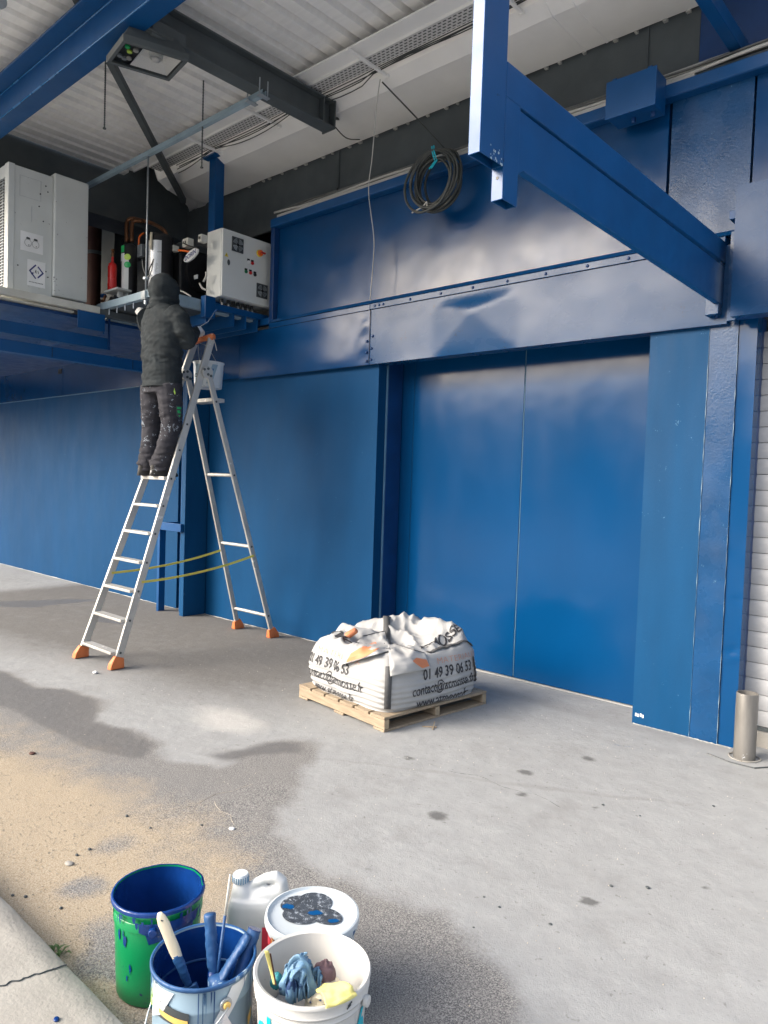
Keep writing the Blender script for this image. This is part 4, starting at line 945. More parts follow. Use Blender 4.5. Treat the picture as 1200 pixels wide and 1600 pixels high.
for z in zs:
    t = z / 2.83; a, c_ = FLt.lerp(TLt, t), FR.lerp(TR, t)
    if z > 1.5:
        o = B().box(a.x + .014, c_.x - .014, a.y - .05, a.y + .07, z, z + .03).done('step', M['ladder'], LD, bevel=.004)
        B().box(c_.x + .015, c_.x + .12, c_.y - .04, c_.y + .03, z + .004, z + .026).done('step_lug', M['ladder'], LD, bevel=.004) if False else None
    else:
        o = B().box(a.x + .014, c_.x - .014, a.y - .035, a.y + .045, z, z + .022).done('step', M['ladder'], LD, bevel=.003)
    for p_ in (c_,): B().cyl((p_.x + .014, p_.y, z + .012), (p_.x + .0165, p_.y, z + .012), .010, 10).done('rivet', M['charcoal'], LD)
for k, z in enumerate((1.80, 2.03)): 
    t = z / 2.83; c_ = FR.lerp(TR, t); B().cyl((c_.x + .014, c_.y, z + .012), (c_.x + .0165, c_.y, z + .012), .010, 10).done('rivet', M['charcoal'], LD)
for z in (.23, .93, 1.61, 2.27):
    t = z / 2.52; a, c_ = BL.lerp(HL, t), BR.lerp(HR, t); r_ = .016
    if z < 2.2: B().cyl((a.x + .012, a.y, z), (c_.x - .012, c_.y, z), r_, 10).done('rung', M['ladder'], LD, smooth=True, sharp=60)
    else: B().box(a.x + .0, c_.x + .0, a.y - .03, a.y + .10, z, z + .035).done('tool_tray', M['ladder'], LD, bevel=.004)
    B().cyl((c_.x + .013, c_.y, z), (c_.x + .0155, c_.y, z), .010, 10).done('rivet', M['charcoal'], LD)
for p_, t_ in ((FR, TR), (FLt, TLt), (BR, HR), (BL, HL)):
    d = (t_ - p_).normalized(); b = B()
    u_, s_ = V((1, 0, 0)), d.cross(V((1, 0, 0))).normalized()
    q0 = p_ - d * .0; vs = []
    for h_, w_, l_ in ((0, .030, .062), (.03, .030, .060), (.085, .021, .044), (.10, .018, .040)):
        cpt = q0 + d * h_
        for su, sv in ((-1, -1), (1, -1), (1, 1), (-1, 1)):
            pp = cpt + u_ * su * w_ + s_ * sv * l_
            if h_ == 0: pp.z = .001
            vs.append(pp)
    b.add(vs, [(i * 4 + k, i * 4 + (k + 1) % 4, i * 4 + 4 + (k + 1) % 4, i * 4 + 4 + k) for i in range(3) for k in range(4)] + [(3, 2, 1, 0), (12, 13, 14, 15)])
    b.done('rubber_foot', M['orange'], LD, bevel=.008)
# hinges and top handle
for h_ in (HR, HL):
    sx = 1 if h_ is HR else -1
    b = B(); b.cyl((h_.x + .0 * sx, h_.y - .02, h_.z), (h_.x + .024, h_.y - .02, h_.z), .055, 16); HG = b.done('hinge', M['ladder'], LD, bevel=.004)
    b = B()
    for dy, dz in ((-.04, .02), (.0, .03), (.0, -.02), (.03, -.03)): b.cyl((h_.x + .0245, h_.y - .02 + dy, h_.z + dz), (h_.x + .032, h_.y - .02 + dy, h_.z + dz), .012, 10)
    b.done('hinge_bolt', M['steel_dark'], HG)
B().tube([TLt + V((-.01, 0, .015)), TLt.lerp(TR, .5) + V((0, 0, .022)), TR + V((.02, 0, .018))], [.026, .024, .03], 12).done('top_handle', M['orange'], LD, smooth=True)
B().tube([TR + V((.03, .0, .0)), TR + V((.06, .0, -.05)), TR + V((.07, .01, -.11))], .004, 6).done('string', M['cable_light'], LD, smooth=True)
# yellow spreader straps
for a, c_, nm in ((FR.lerp(TR, .245) + V((.016, 0, 0)), BR.lerp(HR, .335) + V((.015, 0, 0)), 0), (FLt.lerp(TLt, .255) + V((.016, 0, 0)), BL.lerp(HL, .34), 1)):
    b = B(); n = 24; vs = []
    for i in range(n + 1):
        t = i / n; p_ = a.lerp(c_, t); p_.z -= .035 * 4 * t * (1 - t); tw = .5 * math.sin(t * 5)
        vs += [p_ + V((.009 * math.sin(tw), 0, .010)), p_ - V((.009 * math.sin(tw), 0, .010))]
    b.add(vs, [(2 * i, 2 * i + 1, 2 * i + 3, 2 * i + 2) for i in range(n)]); b.done('strap', M['tape_yellow'], LD, solid=.002)

# pot hanging on the ladder
PT = thing('hanging_pot', 'small white and grey paint pot hanging from the ladder top', 'paint pot', (-5.88, 4.0, 2.42))
pc = V((-5.86, 3.99, 2.425))
b = B(); b.lathe(pc, [(.001, 0), (.125, 0), (.128, .01), (.14, .225), (.147, .232), (.147, .24), (.138, .24), (.126, .02), (.001, .015)], 36); b.done('pot_body', M['can_pale'], PT, smooth=True, sharp=50)
def wrapat(cc, r0, slope): return lambda a, h, o=.002: V((cc.x + (r0 + slope * h + o) * math.cos(a), cc.y + (r0 + slope * h + o) * math.sin(a), cc.z + h))
wf = wrapat(pc, .127, .06)
def wpatch(fn, poly, name, mat, par):
    """flat print wrapped on a round body, fan-subdivided"""
    b = B(); n = len(poly); c_ = (sum(p[0] for p in poly) / n, sum(p[1] for p in poly) / n); vs = []; fs = []; K = 5
    per = []
    for i in range(n):
        p, q2 = poly[i], poly[(i + 1) % n]
        for k in range(8): per.append((p[0] + (q2[0] - p[0]) * k / 8, p[1] + (q2[1] - p[1]) * k / 8))
    m_ = len(per)
    for j in range(K + 1):
        t = j / K; vs += [fn(c_[0] + (p[0] - c_[0]) * t, c_[1] + (p[1] - c_[1]) * t) for p in per]
    fs = [(j * m_ + i, j * m_ + (i + 1) % m_, (j + 1) * m_ + (i + 1) % m_, (j + 1) * m_ + i) for j in range(K) for i in range(m_)]
    b.add(vs, fs); return b.done(name, mat, par, smooth=True, fix=False)
wpatch(wf, [(-.75, .03), (-.35, .03), (.05, .21), (-.35, .21)], 'grey_stripe', M['can_grey'], PT)
wpatch(wf, [(-1.75, .03), (-1.45, .03), (-1.15, .21), (-1.5, .21)], 'grey_stripe', M['can_grey'], PT)
write('osd', .09, lambda u, v: wf(-1.75 + u / .13, .09 + v * .8, .0035), M['charcoal'], 'pot_lettering', PT, bold=.002)
B().tube([(pc.x - .14, pc.y, pc.z + .22), (pc.x - .10, pc.y - .05, pc.z + .36), (pc.x, pc.y - .12, pc.z + .41), (pc.x + .12, pc.y - .10, pc.z + .37), (pc.x + .14, pc.y, pc.z + .22)], .003, 6).done('wire_handle', M['galv'], PT, smooth=True)

# ================================================================== PAINTER
def remesh(b, voxel, name, mat, parent, smooth_it=3, wr=None, label=None, sub=0):
    o = b.done(name, mat, parent, label=label)
    md = o.modifiers.new('r', 'REMESH'); md.mode = 'VOXEL'; md.voxel_size = voxel
    ms = o.modifiers.new('s', 'SMOOTH'); ms.iterations = smooth_it; ms.factor = .5
    dg = bpy.context.evaluated_depsgraph_get(); dg.update()
    me = bpy.data.meshes.new_from_object(o.evaluated_get(dg)); old = o.data; o.modifiers.clear(); o.data = me; bpy.data.meshes.remove(old); me.name = name
    if wr:
        for v in me.vertices: 
            n_ = v.normal; v.co += n_ * wr(v.co + V(root_of(parent).location))
    me.shade_smooth(); 
    if not me.materials: me.materials.append(mat)
    return o
def loftsec(b, secs, n=20):
    """secs: (center, rx, ry, yaw) elliptical sections, capped"""
    vs = []
    for c_, rx, ry, yaw in secs:
        c_ = V(c_)
        for k in range(n):
            a = 2 * PI * k / n; x, y = rx * math.cos(a), ry * math.sin(a)
            vs.append(c_ + V((x * math.cos(yaw) - y * math.sin(yaw), x * math.sin(yaw) + y * math.cos(yaw), 0)))
    m_ = len(secs)
    b.add(vs, [(i * n + k, i * n + (k + 1) % n, (i + 1) * n + (k + 1) % n, (i + 1) * n + k) for i in range(m_ - 1) for k in range(n)] + [tuple(range(n))[::-1], tuple((m_ - 1) * n + k for k in range(n))])
def ball(b, c_, rx, ry, rz, n=16):
    c_ = V(c_); prof = []
    vs = [c_ + V((rx * math.sin(PI * j / n) * math.cos(2 * PI * k / n), ry * math.sin(PI * j / n) * math.sin(2 * PI * k / n), -rz * math.cos(PI * j / n))) for j in range(1, n) for k in range(n)]
    b.add(vs + [c_ - V((0, 0, rz)), c_ + V((0, 0, rz))], [(j * n + k, j * n + (k + 1) % n, (j + 1) * n + (k + 1) % n, (j + 1) * n + k) for j in range(n - 2) for k in range(n)] + [((k + 1) % n, k, (n - 1) * n) for k in range(n)] + [((n - 2) * n + k, (n - 2) * n + (k + 1) % n, (n - 1) * n + 1) for k in range(n)])
ZS = 1.582
MAN = thing('person', 'person in dark hooded jacket and paint-stained trousers working on the step ladder', 'person', (-5.72, 3.4, ZS))
hipL, hipR = V((-5.83, 3.40, 2.40)), V((-5.61, 3.42, 2.40))
kneL, kneR = V((-5.87, 3.42, 2.02)), V((-5.60, 3.45, 2.02))
ankL, ankR = V((-5.865, 3.385, 1.67)), V((-5.685, 3.40, 1.67))
shL, shR = V((-5.99, 3.42, 2.99)), V((-5.54, 3.43, 2.99))
elL, elR = V((-6.24, 3.60, 2.95)), at_y(292, 533, 3.50)
haL, haR = V((-6.46, 3.62, 3.14)), at_y(308, 515, 3.74)
HC = V((-5.765, 3.46, 3.18))
# body (continuous, mostly under clothing)
b = B(); ball(b, HC + V((0, .01, 0)), .075, .095, .115); b.tube([HC - V((0, .03, .05)), V((-5.705, 3.42, 2.98))], [.05, .06], 12)
loftsec(b, [((-5.71, 3.41, 2.36), .15, .10, 0), ((-5.71, 3.41, 2.6), .14, .10, 0), ((-5.705, 3.42, 2.85), .17, .11, 0), ((-5.705, 3.42, 2.99), .16, .09, 0)])
for h_, k_, a_ in ((hipL, kneL, ankL), (hipR, kneR, ankR)): b.tube([h_, k_, a_], [.075, .05, .036], 12)
for s_, e_, h_ in ((shL, elL, haL), (shR, elR, haR)): b.tube([s_, e_, e_.lerp(h_, .9)], [.05, .042, .03], 12)
ball(b, HC + V((0, .105, -.01)), .014, .025, .02)
remesh(b, .014, 'body', M['skin'], MAN, 2)
for sx in (-1, 1):
    bb = B(); ball(bb, HC + V((.032 * sx, .093, .015)), .013, .010, .010, 10); bb.done('eye', M['white_paper'], MAN, smooth=True)
bb = B(); ball(bb, HC + V((0, .096, -.055)), .025, .010, .008, 10); bb.done('mouth', M['cloth_brown'], MAN, smooth=True)
# trousers
b = B()
loftsec(b, [((-5.72, 3.41, 2.30), .19, .135, .1), ((-5.72, 3.41, 2.42), .185, .13, .1), ((-5.72, 3.41, 2.52), .175, .12, .1)])
def leg(b, h_, k_, a_):
    P_ = [h_ + V((0, 0, -.02)), h_.lerp(k_, .35), h_.lerp(k_, .7), k_, k_.lerp(a_, .35), k_.lerp(a_, .7), a_ + V((0, 0, .02)), a_ + V((0, .01, -.035))]
    b.tube(P_, [.115, .112, .098, .09, .085, .082, .088, .085], 16)
leg(b, hipL, kneL, ankL); leg(b, hipR, kneR, ankR)
def wr_t(p):
    low = sst(2.0, 1.68, p.z); kn = max(0, 1 - abs(p.z - 2.08) / .14); bt = max(0, 1 - abs(p.z - 2.27) / .12)
    f = noise.noise(V((p.x * 7, p.y * 7, p.z * 26 + 3 * p.x)))
    g2 = noise.noise(V((p.x * 11 + 4, p.y * 11, p.z * 12)))
    q = 1 - abs(noise.noise(V((p.x * 6 + p.z * 5, p.y * 6, p.z * 17 - p.x * 9)))) * 2
    q2 = 1 - abs(noise.noise(V((p.x * 9 - p.z * 8, p.y * 9, p.z * 24 + p.x * 10)))) * 2.6
    return .007 * f * (.4 + 1.3 * low + .8 * kn + bt * .7) + .005 * g2 + .008 * max(0, q) * (.4 + low + .6 * kn) + .006 * max(0, q2) * (.3 + low + kn) - .006
TRO = remesh(b, .009, 'trousers', M['trousers'], MAN, 3, wr_t)
# pocket flash, logo patch
def proj(o, px, py, off=.004):
    """point on the trousers seen along a survey ray"""
    r = ray(px, py).normalized(); loc = V(MAN.location); hit, q2, nrm, _i = o.ray_cast(C0 - loc, r)
    return (q2 + loc + nrm * off) if hit else None
def decal(o, fn_poly, name, mat, par, off=.004, steps=8):
    n = len(fn_poly); c_ = (sum(p[0] for p in fn_poly) / n, sum(p[1] for p in fn_poly) / n); per = []
    for i in range(n):
        p, q2 = fn_poly[i], fn_poly[(i + 1) % n]
        for k in range(steps): per.append((p[0] + (q2[0] - p[0]) * k / steps, p[1] + (q2[1] - p[1]) * k / steps))
    vs = []; K = 4; m_ = len(per)
    for j in range(K + 1):
        for p in per:
            q2 = proj(o, c_[0] + (p[0] - c_[0]) * j / K, c_[1] + (p[1] - c_[1]) * j / K, off)
            if q2 is None: return None
            vs.append(q2)
    b = B(); b.add(vs, [(j * m_ + i, j * m_ + (i + 1) % m_, (j + 1) * m_ + (i + 1) % m_, (j + 1) * m_ + i) for j in range(K) for i in range(m_)]); return b.done(name, mat, par, smooth=True, fix=False)
# jacket
b = B()
loftsec(b, [((-5.705, 3.41, 2.345), .207, .155, .12), ((-5.705, 3.41, 2.42), .204, .152, .12), ((-5.71, 3.41, 2.6), .200, .15, .1), ((-5.725, 3.415, 2.78), .225, .155, .05), ((-5.745, 3.42, 2.92), .245, .15, 0), ((-5.75, 3.42, 3.02), .20, .125, 0), ((-5.76, 3.43, 3.08), .11, .105, 0)], 28)
b.tube([shL + V((.04, 0, -.01)), shL.lerp(elL, .5) + V((-.01, 0, .0)), elL, elL.lerp(haL, .5), elL.lerp(haL, .82)], [.115, .10, .085, .066, .058], 18)
b.tube([shR + V((-.04, 0, -.01)), shR.lerp(elR, .3) + V((.02, 0, .01)), shR.lerp(elR, .7) + V((.012, 0, 0)), elR, elR.lerp(haR, .45), elR.lerp(haR, .80)], [.10, .088, .080, .076, .064, .054], 18)
def wr_j(p):
    mid = max(0, 1 - abs(p.z - 2.62) / .3); el = max(0, 1 - (p - elR).length / .22) + max(0, 1 - (p - elL).length / .2) + .8 * max(0, 1 - (p - shR - V((0, 0, -.1))).length / .2)
    f = noise.noise(V((p.x * 5, p.y * 5, p.z * 17 + 4 * p.x))); q = 1 - abs(noise.noise(V((p.x * 4 - p.z * 4, p.y * 4, p.z * 13 + p.x * 8)))) * 2.2
    st = .0022 * math.sin(p.z * 150) if p.z > 2.5 else 0
    hem = .006 * math.exp(-((p.z - 2.40) / .012) ** 2) * -1
    q2 = 1 - abs(noise.noise(V((p.x * 7 + p.z * 9, p.y * 7, p.z * 22 - p.x * 12)))) * 2.6
    return .008 * f * (.45 + .8 * mid + el) + .010 * max(0, q) * (.30 + .9 * mid + .7 * el) + .006 * max(0, q2) * (.3 + .7 * mid + .6 * el) + .002 * noise.noise(p * 26) + st * .4 + hem - .008
JK = remesh(b, .009, 'jacket', M['jacket'], MAN, 3, wr_j)
# hood
b = B(); ball(b, HC + V((0, -.012, .028)), .128, .138, .142, 20); ball(b, HC + V((.0, .0, -.06)), .118, .128, .10, 18); b.tube([HC + V((0, -.02, -.09)), HC + V((0, -.03, -.17))], [.12, .135], 20)
def wr_h(p):
    d = p - HC; seam = .004 * math.exp(-(d.x / .006) ** 2) * (1 if d.y < .05 else 0)
    nk = -.012 * math.exp(-((d.z + .10) / .022) ** 2) + .008 * math.exp(-((d.z + .065) / .02) ** 2)
    q = 1 - abs(noise.noise(V((p.x * 7, p.y * 7, p.z * 14 + p.x * 6)))) * 2.2
    return nk + .010 * noise.noise(p * 8) + .010 * max(0, q) - seam - .004
HD = remesh(b, .009, 'hood', M['jacket'], MAN, 3, wr_h)
# shoes
for a_, nm in ((ankL, 0), (ankR, 1)):
    b = B(); loftsec(b, [((a_.x, a_.y + .035, ZS), .05, .135, 0), ((a_.x, a_.y + .035, ZS + .025), .052, .138, 0), ((a_.x, a_.y + .02, ZS + .06), .048, .115, 0), ((a_.x, a_.y - .02, ZS + .10), .046, .07, 0)], 20)
    remesh(b, .008, 'shoe', M['shoe'], MAN, 2)
    b = B(); loftsec(b, [((a_.x, a_.y + .035, ZS - .002), .053, .139, 0), ((a_.x, a_.y + .035, ZS + .016), .054, .140, 0)], 20); b.done('shoe_sole', M['black_rubber'], MAN)
# gloved hands with five fingers
def hand(wrist, pdir, up, mat, name, curl, side):
    pdir = pdir.normalized(); up = (up - pdir * up.dot(pdir)).normalized(); lat = pdir.cross(up) * side
    b = B(); palm = wrist + pdir * .05
    b.tube([wrist - pdir * .03, wrist, wrist + pdir * .045, wrist + pdir * .085], [.036, .034, .042, .038], 12)
    for i, (ln, off) in enumerate(((.075, -.033), (.085, -.011), (.08, .011), (.062, .031))):
        base = wrist + pdir * .08 + lat * off; d = pdir.copy(); pts = [base - pdir * .03, base]; p = base
        for j in range(3):
            ang = curl * (j + .6) * .62; d2 = pdir * math.cos(ang) - up * math.sin(ang); p = p + d2 * ln * (.45, .32, .26)[j]; pts.append(p)
        b.tube(pts, [.0125, .0125, .0118, .0108, .0092], 8)
    tb = wrist + pdir * .02 - lat * .034
    b.tube([tb, tb - lat * .026 + pdir * .022 - up * .008, tb - lat * .026 + pdir * .055 - up * .022, tb - lat * .012 + pdir * .075 - up * .036], [.016, .0145, .0128, .0105], 8)
    return remesh(b, .0042, name, mat, MAN, 2)
dR = (haR - elR).normalized()
hand(elR.lerp(haR, .84), (dR + V((0, .25, -.1))), V((.4, -.5, 1)), M['glove'], 'glove', 1.25, 1)
dL = (haL - elL).normalized()
hand(elL.lerp(haL, .84), dL, V((0, -.6, 1)), M['glove_white'], 'glove', 1.0, -1)
# printed details on the clothing, wrapped on the cloth
bpy.context.view_layer.update()
decal(TRO, [(272, 606), (274, 614), (273, 617), (271, 612)], 'pocket_trim', M['lime'], MAN, .005, 4)
decal(TRO, [(274.5, 634), (283.5, 634.5), (283, 648), (280, 654), (275.5, 650)], 'logo_patch', M['charcoal'], MAN, .004, 5)
for p_ in ([(276, 636), (282, 636.5), (282, 639.5), (276, 639)], [(276.5, 641), (280, 641), (281.5, 646), (277, 646)], [(278, 648), (281.5, 648.5), (279.8, 652)]):
    decal(TRO, p_, 'logo_print', M['green'], MAN, .007, 4)

# small roller brush handle between the hand and the shelf
BRH = thing('wire_brush_handle', 'thin wire handle held up from the right glove toward the blue shelf', 'brush', haR + V((0, .05, .05)))
B().tube([haR + V((-.01, .02, .02)), haR + V((.05, .08, .08)), haR + V((.08, .12, .16))], .003, 8).done('wire', M['galv'], BRH, smooth=True)
ZZ = haR + V((.08, .12, .16)); B().tube([ZZ, ZZ + V((.02, .02, .035))], .006, 8).done('wire_tip', M['paint_blue_dry'], BRH, smooth=True)
# ================================================================== PALLET AND BAG
PC = V((-3.40, 3.955, 0)); LX = V((.9945, -.1045, 0)); LY = V((.1045, .9945, 0))
def lp(x, y, z): return PC + LX * x + LY * y + V((0, 0, z))
PA = thing('pallet', 'bare wooden pallet under the white bulk bag', 'pallet', PC)
def pbox(x0, x1, y0, y1, z0, z1, name, mat=None, jit=.003):
    j = lambda: random.uniform(-jit, jit)
    b = B(); o_ = lp(x0, y0, z0); b.obox(o_, LX * (x1 - x0) + V((0, 0, j())), LY * (y1 - y0) + V((0, 0, j())), V((0, 0, z1 - z0))); return b.done(name, mat or M['wood'], PA, bevel=.003)
for y0 in (-.50, -.03, .46):      # stringers run along local x
    pbox(-.465, .465, y0, y0 + .042, .019, .079, 'stringer')
    pbox(.4652, .4662, y0 + .002, y0 + .040, .021, .077, 'stringer_end', M['wood_end'], 0)
for k in range(6):               # top boards along local y
    x0 = -.466 + k * .1585; pbox(x0, x0 + .1385, -.502, .504, .0805, .098, 'deck_board', jit=.002)
for k in range(3):
    x0 = -.465 + k * .4125; pbox(x0, x0 + .105, -.502, .504, .002, .0175, 'bottom_board', jit=.001)
b = B()
for k in range(3):
    for y in (-.48, -.01, .47):
        p_ = lp(-.40 + k * .4, y, .0985); b.cyl(p_, p_ + V((0, 0, .0015)), .004, 6)
b.done('nail', M['steel_dark'], PA)

BAG = thing('bulk_bag', 'white woven bulk bag of sand slumped on the wooden pallet', 'bulk bag', PC + V((0, 0, .10)))
AX, AY, NE = .445, .462, 6.5
pk = [(lp(-.20, .05, 0), .10, .16), (lp(-.30, -.22, 0), .07, .12), (lp(-.14, .24, 0), .13, .10), (lp(.10, .34, 0), .15, .10), (lp(.20, .20, 0), .05, .10), (lp(.28, .38, 0), .09, .08), (lp(-.05, -.16, 0), -.05, .13), (lp(.14, .02, 0), -.05, .12)]
def prof_a(z): 
    t = (z - .099) / .33; return 1.0 + .055 * math.sin(min(1, max(0, t)) * PI) - .03 * max(0, t) ** 3
def wrinkle(p, z): 
    return .0055 * math.sin(z * 165 + 3 * noise.noise(V((p.x * 3, p.y * 3, 0)))) * sst(.40, .2, z) + .018 * noise.noise(V((p.x * 6, p.y * 6, z * 6))) 
def bag_side(th, z):
    c_, s_ = math.cos(th), math.sin(th); r = (abs(c_) ** NE + abs(s_) ** NE) ** (-1 / NE)
    p = lp(AX * r * c_, AY * r * s_, z); k = prof_a(z); q2 = PC + (p - PC) * k; q2.z = z
    out = V((q2.x - PC.x, q2.y - PC.y, 0)).normalized(); return q2 + out * wrinkle(q2, z)
ZSH = .405
def top_h(p):
    h = 0
    for c_, a_, s_ in pk: h += a_ * math.exp(-((p.x - c_.x) ** 2 + (p.y - c_.y) ** 2) / (2 * s_ * s_) * 1.0)
    wx_, wy_ = p.x + .06 * noise.noise(V((p.x * 4, p.y * 4, 8))), p.y + .06 * noise.noise(V((p.x * 4, p.y * 4, 12)))
    q2 = 1 - 2.6 * abs(noise.noise(V((wx_ * 4.2 + 2, wy_ * 4.2, 1)))); q3 = 1 - 2.4 * abs(noise.noise(V((wx_ * 9, wy_ * 9, 4)))); q4 = 1 - 2.2 * abs(noise.noise(V((wx_ * 17, wy_ * 17, 7))))
    return h * .74 - .012 + .050 * max(-.2, q2) + .022 * max(-.3, q3) + .005 * q4
NT = 144
b = B(); rings = []
for j in range(34): rings.append([bag_side(2 * PI * k / NT, .100 + (ZSH - .100) * j / 33) for k in range(NT)])
for j in range(1, 40):
    w = 1 - j / 40; ring = []
    for k in range(NT):
        s0_ = rings[33][k]; p = PC + (s0_ - PC) * w; edge = sst(1.0, .84, w)
        p.z = ZSH + (1 - w) ** .5 * .05 * (1 - edge) + edge * top_h(p) * (1 if w > .1 else 1) + .02 * sst(1, .93, w); ring.append(p)
    rings.append(ring)
vs = [p for r in rings for p in r]; m_ = len(rings)
cp = PC.copy(); cp.z = ZSH + top_h(PC) + .02
b.add(vs + [cp], [(i * NT + k, i * NT + (k + 1) % NT, (i + 1) * NT + (k + 1) % NT, (i + 1) * NT + k) for i in range(m_ - 1) for k in range(NT)] + [((m_ - 1) * NT + k, (m_ - 1) * NT + (k + 1) % NT, m_ * NT) for k in range(NT)])
BB = b.done('bag_body', M['bag'], BAG, smooth=True)
# lettering on both visible faces
def faceA(u, z, o=.004):   # right face, u along +y local
    y = u; t = (1 - min(.999, abs(y / AY)) ** NE) ** (1 / NE); p = lp(AX * t, y, z); th = math.atan2(y / AY, t); q2 = bag_side(th, z); out = V((q2.x - PC.x, q2.y - PC.y, 0)).normalized(); return q2 + (LX * .9 + out * .1) * o
def faceB(u, z, o=.004):   # left face, u along +x local
    x = u; t = (1 - min(.999, abs(x / AX)) ** NE) ** (1 / NE); th = math.atan2(-t, x / AX); q2 = bag_side(th, z); return q2 - LY * o
for fn, spec_ in ((faceA, ((-.15, .47), (-.25, .60), (-.20, .50), (-.02, .43))), (faceB, ((-.385, .45), (-.405, .62), (-.32, .44), (-.31, .48)))):
    (a1, w1), (a2, w2), (a3, w3), (a4, w4) = spec_
    write('01 49 39 06 53', .10, lambda u, v: fn(a1 + u, .282 + v), M['bag_print'], 'phone_lettering', BAG, sub=1, fit=w1, bold=.0016)
    write('contact@atmosse.fr', .10, lambda u, v: fn(a2 + u, .190 + v), M['bag_print'], 'address_lettering', BAG, sub=1, fit=w2, bold=.001)
    write('www.atmosse.fr', .09, lambda u, v: fn(a3 + u, max(.104, .098 + v)), M['bag_print'], 'address_lettering', BAG, sub=1, fit=w3, bold=.001)
    write('MATERIAUX', .06, lambda u, v: fn(a4 + u, .368 + v), M['bag_orange'], 'name_lettering', BAG, sub=1, bold=-.0016, fit=w4)
def top_on(u, v, base, du, dv, o=.006):
    p = base + du * u + dv * v
    h = .0
    loc = p - V(BAG.location); hit, q2, nrm, _i = BB.ray_cast(V((loc.x, loc.y, 1.5)), V((0, 0, -1)))
    return V((p.x, p.y, (q2.z + BAG.location.z + o) if hit else .5))
bpy.context.view_layer.update()
write('ATMOSSE', .12, lambda u, v: top_on(u, v, lp(.33, -.05, 0), LY * .8, -LX * .75), M['bag_print'], 'name_lettering', BAG, bold=.003, shear=.2, sub=2)
write('ATMOSSE', .12, lambda u, v: top_on(u, v, lp(-.36, -.37, 0), LX * .8, LY * .75), M['bag_print'], 'name_lettering', BAG, bold=.003, shear=.2, sub=2)
write('SABLE', .17, lambda u, v: top_on(u, v, lp(.08, -.02, 0), LY, -LX), M['cable_grey'], 'name_lettering', BAG, bold=-.003, sub=2) if False else None
# straps
def strap_on(path, w, name, mat=M['bag_grey']):
    b = B(); vs = []
    for i, (p, side) in enumerate(path): vs += [p - side * w / 2, p + side * w / 2]
    n = len(path); b.add(vs, [(2 * i, 2 * i + 1, 2 * i + 3, 2 * i + 2) for i in range(n - 1)]); return b.done(name, mat, BAG, solid=.003, smooth=True)
thc = -PI / 4
path = []
for i in range(16):
    z = .125 + i * .0185; p = bag_side(thc, z); out = V((p.x - PC.x, p.y - PC.y, 0)).normalized(); path.append((p + out * (.006 + .004 * noise.noise(V((z * 20, 0, 0)))) + V((-.67, -.74, 0)).cross(V((0, 0, 1))) * .006 * math.sin(z * 16), V((.67 * 1, .74, 0)).normalized()))
strap_on(path, .045, 'corner_strap')
a_, c_ = at_z(592, 1000, .5), at_z(605, 963, .6); path = []
for i in range(14):
    t = i / 13; p = lp(.32, -.34, 0).lerp(lp(-.25, .14, 0), t) ; q2 = top_on(0, 0, V((p.x, p.y, 0)), LX, LY, .008); path.append((q2, (LX + LY).normalized()))
strap_on(path, .05, 'top_strap')
path = []
for i in range(20):
    t = i / 19; p = lp(.385, -.05 + .46 * t, 0); q2 = top_on(0, 0, V((p.x, p.y, 0)), LX, LY, .006); path.append((q2, LX))
strap_on(path, .035, 'rim_strap')
thr = PI / 4 - .1; path = []
for i in range(12):
    z = .19 + i * .016; p = bag_side(thr, z); out = V((p.x - PC.x, p.y - PC.y, 0)).normalized(); path.append((p + out * .006, V((-.74, .67, 0))))
strap_on(path, .05, 'corner_strap')
# loose folded flaps
def flap(c, name, seed, bulge, n=30):
    loc = V(BAG.location); cc_ = [V((p[0], p[1], 0)) for p in c]
    def base(u, v):
        q2 = (cc_[0] * (1 - u) + cc_[1] * u) * (1 - v) + (cc_[3] * (1 - u) + cc_[2] * u) * v
        r = ray(q2.x, q2.y).normalized(); hit, h_, nrm, _i = BB.ray_cast(C0 - loc, r); return (h_ + loc if hit else at_y(q2.x, q2.y, 3.7)), r
    tab = [[base(i / (n - 1), j / (n - 1)) for i in range(n)] for j in range(n)]
    dep = [[(p - C0).length for p, r in row] for row in tab]
    for _ in range(10):   # cloth bridges the hollows instead of following them
        dep = [[min(dep[j][i], (dep[j][i] + dep[max(j - 1, 0)][i] + dep[min(j + 1, n - 1)][i] + dep[j][max(i - 1, 0)] + dep[j][min(i + 1, n - 1)]) / 5) for i in range(n)] for j in range(n)]
    def fn(u, v):
        x, y = max(0, min(n - 1.001, u * (n - 1))), max(0, min(n - 1.001, v * (n - 1))); i, j = int(x), int(y); fx, fy = x - i, y - j
        d = (dep[j][i] * (1 - fx) + dep[j][i + 1] * fx) * (1 - fy) + (dep[j + 1][i] * (1 - fx) + dep[j + 1][i + 1] * fx) * fy
        q2 = (cc_[0] * (1 - u) + cc_[1] * u) * (1 - v) + (cc_[3] * (1 - u) + cc_[2] * u) * v; r = ray(q2.x, q2.y).normalized()
        f_ = 1 - 2 * abs(noise.noise(V((u * 2.4 + seed, v * 2.4, seed))))
        return C0 + r * (d - .012 - bulge * math.sin(u * PI) ** .7 * math.sin(min(1, v * .75) * PI) - .018 * max(0, f_))
    b = B(); b.grid(fn, n, n); o = b.done(name, M['bag'], BAG, smooth=True, solid=.003, fix=False); return o, fn
f1, fn1 = flap([(567, 993), (601, 985), (611, 1016), (526, 1041)], 'flap', 3.3, .05)
f2, fn2 = flap([(606, 1002), (664, 1020), (674, 1044), (610, 1057)], 'flap', 8.1, .05)
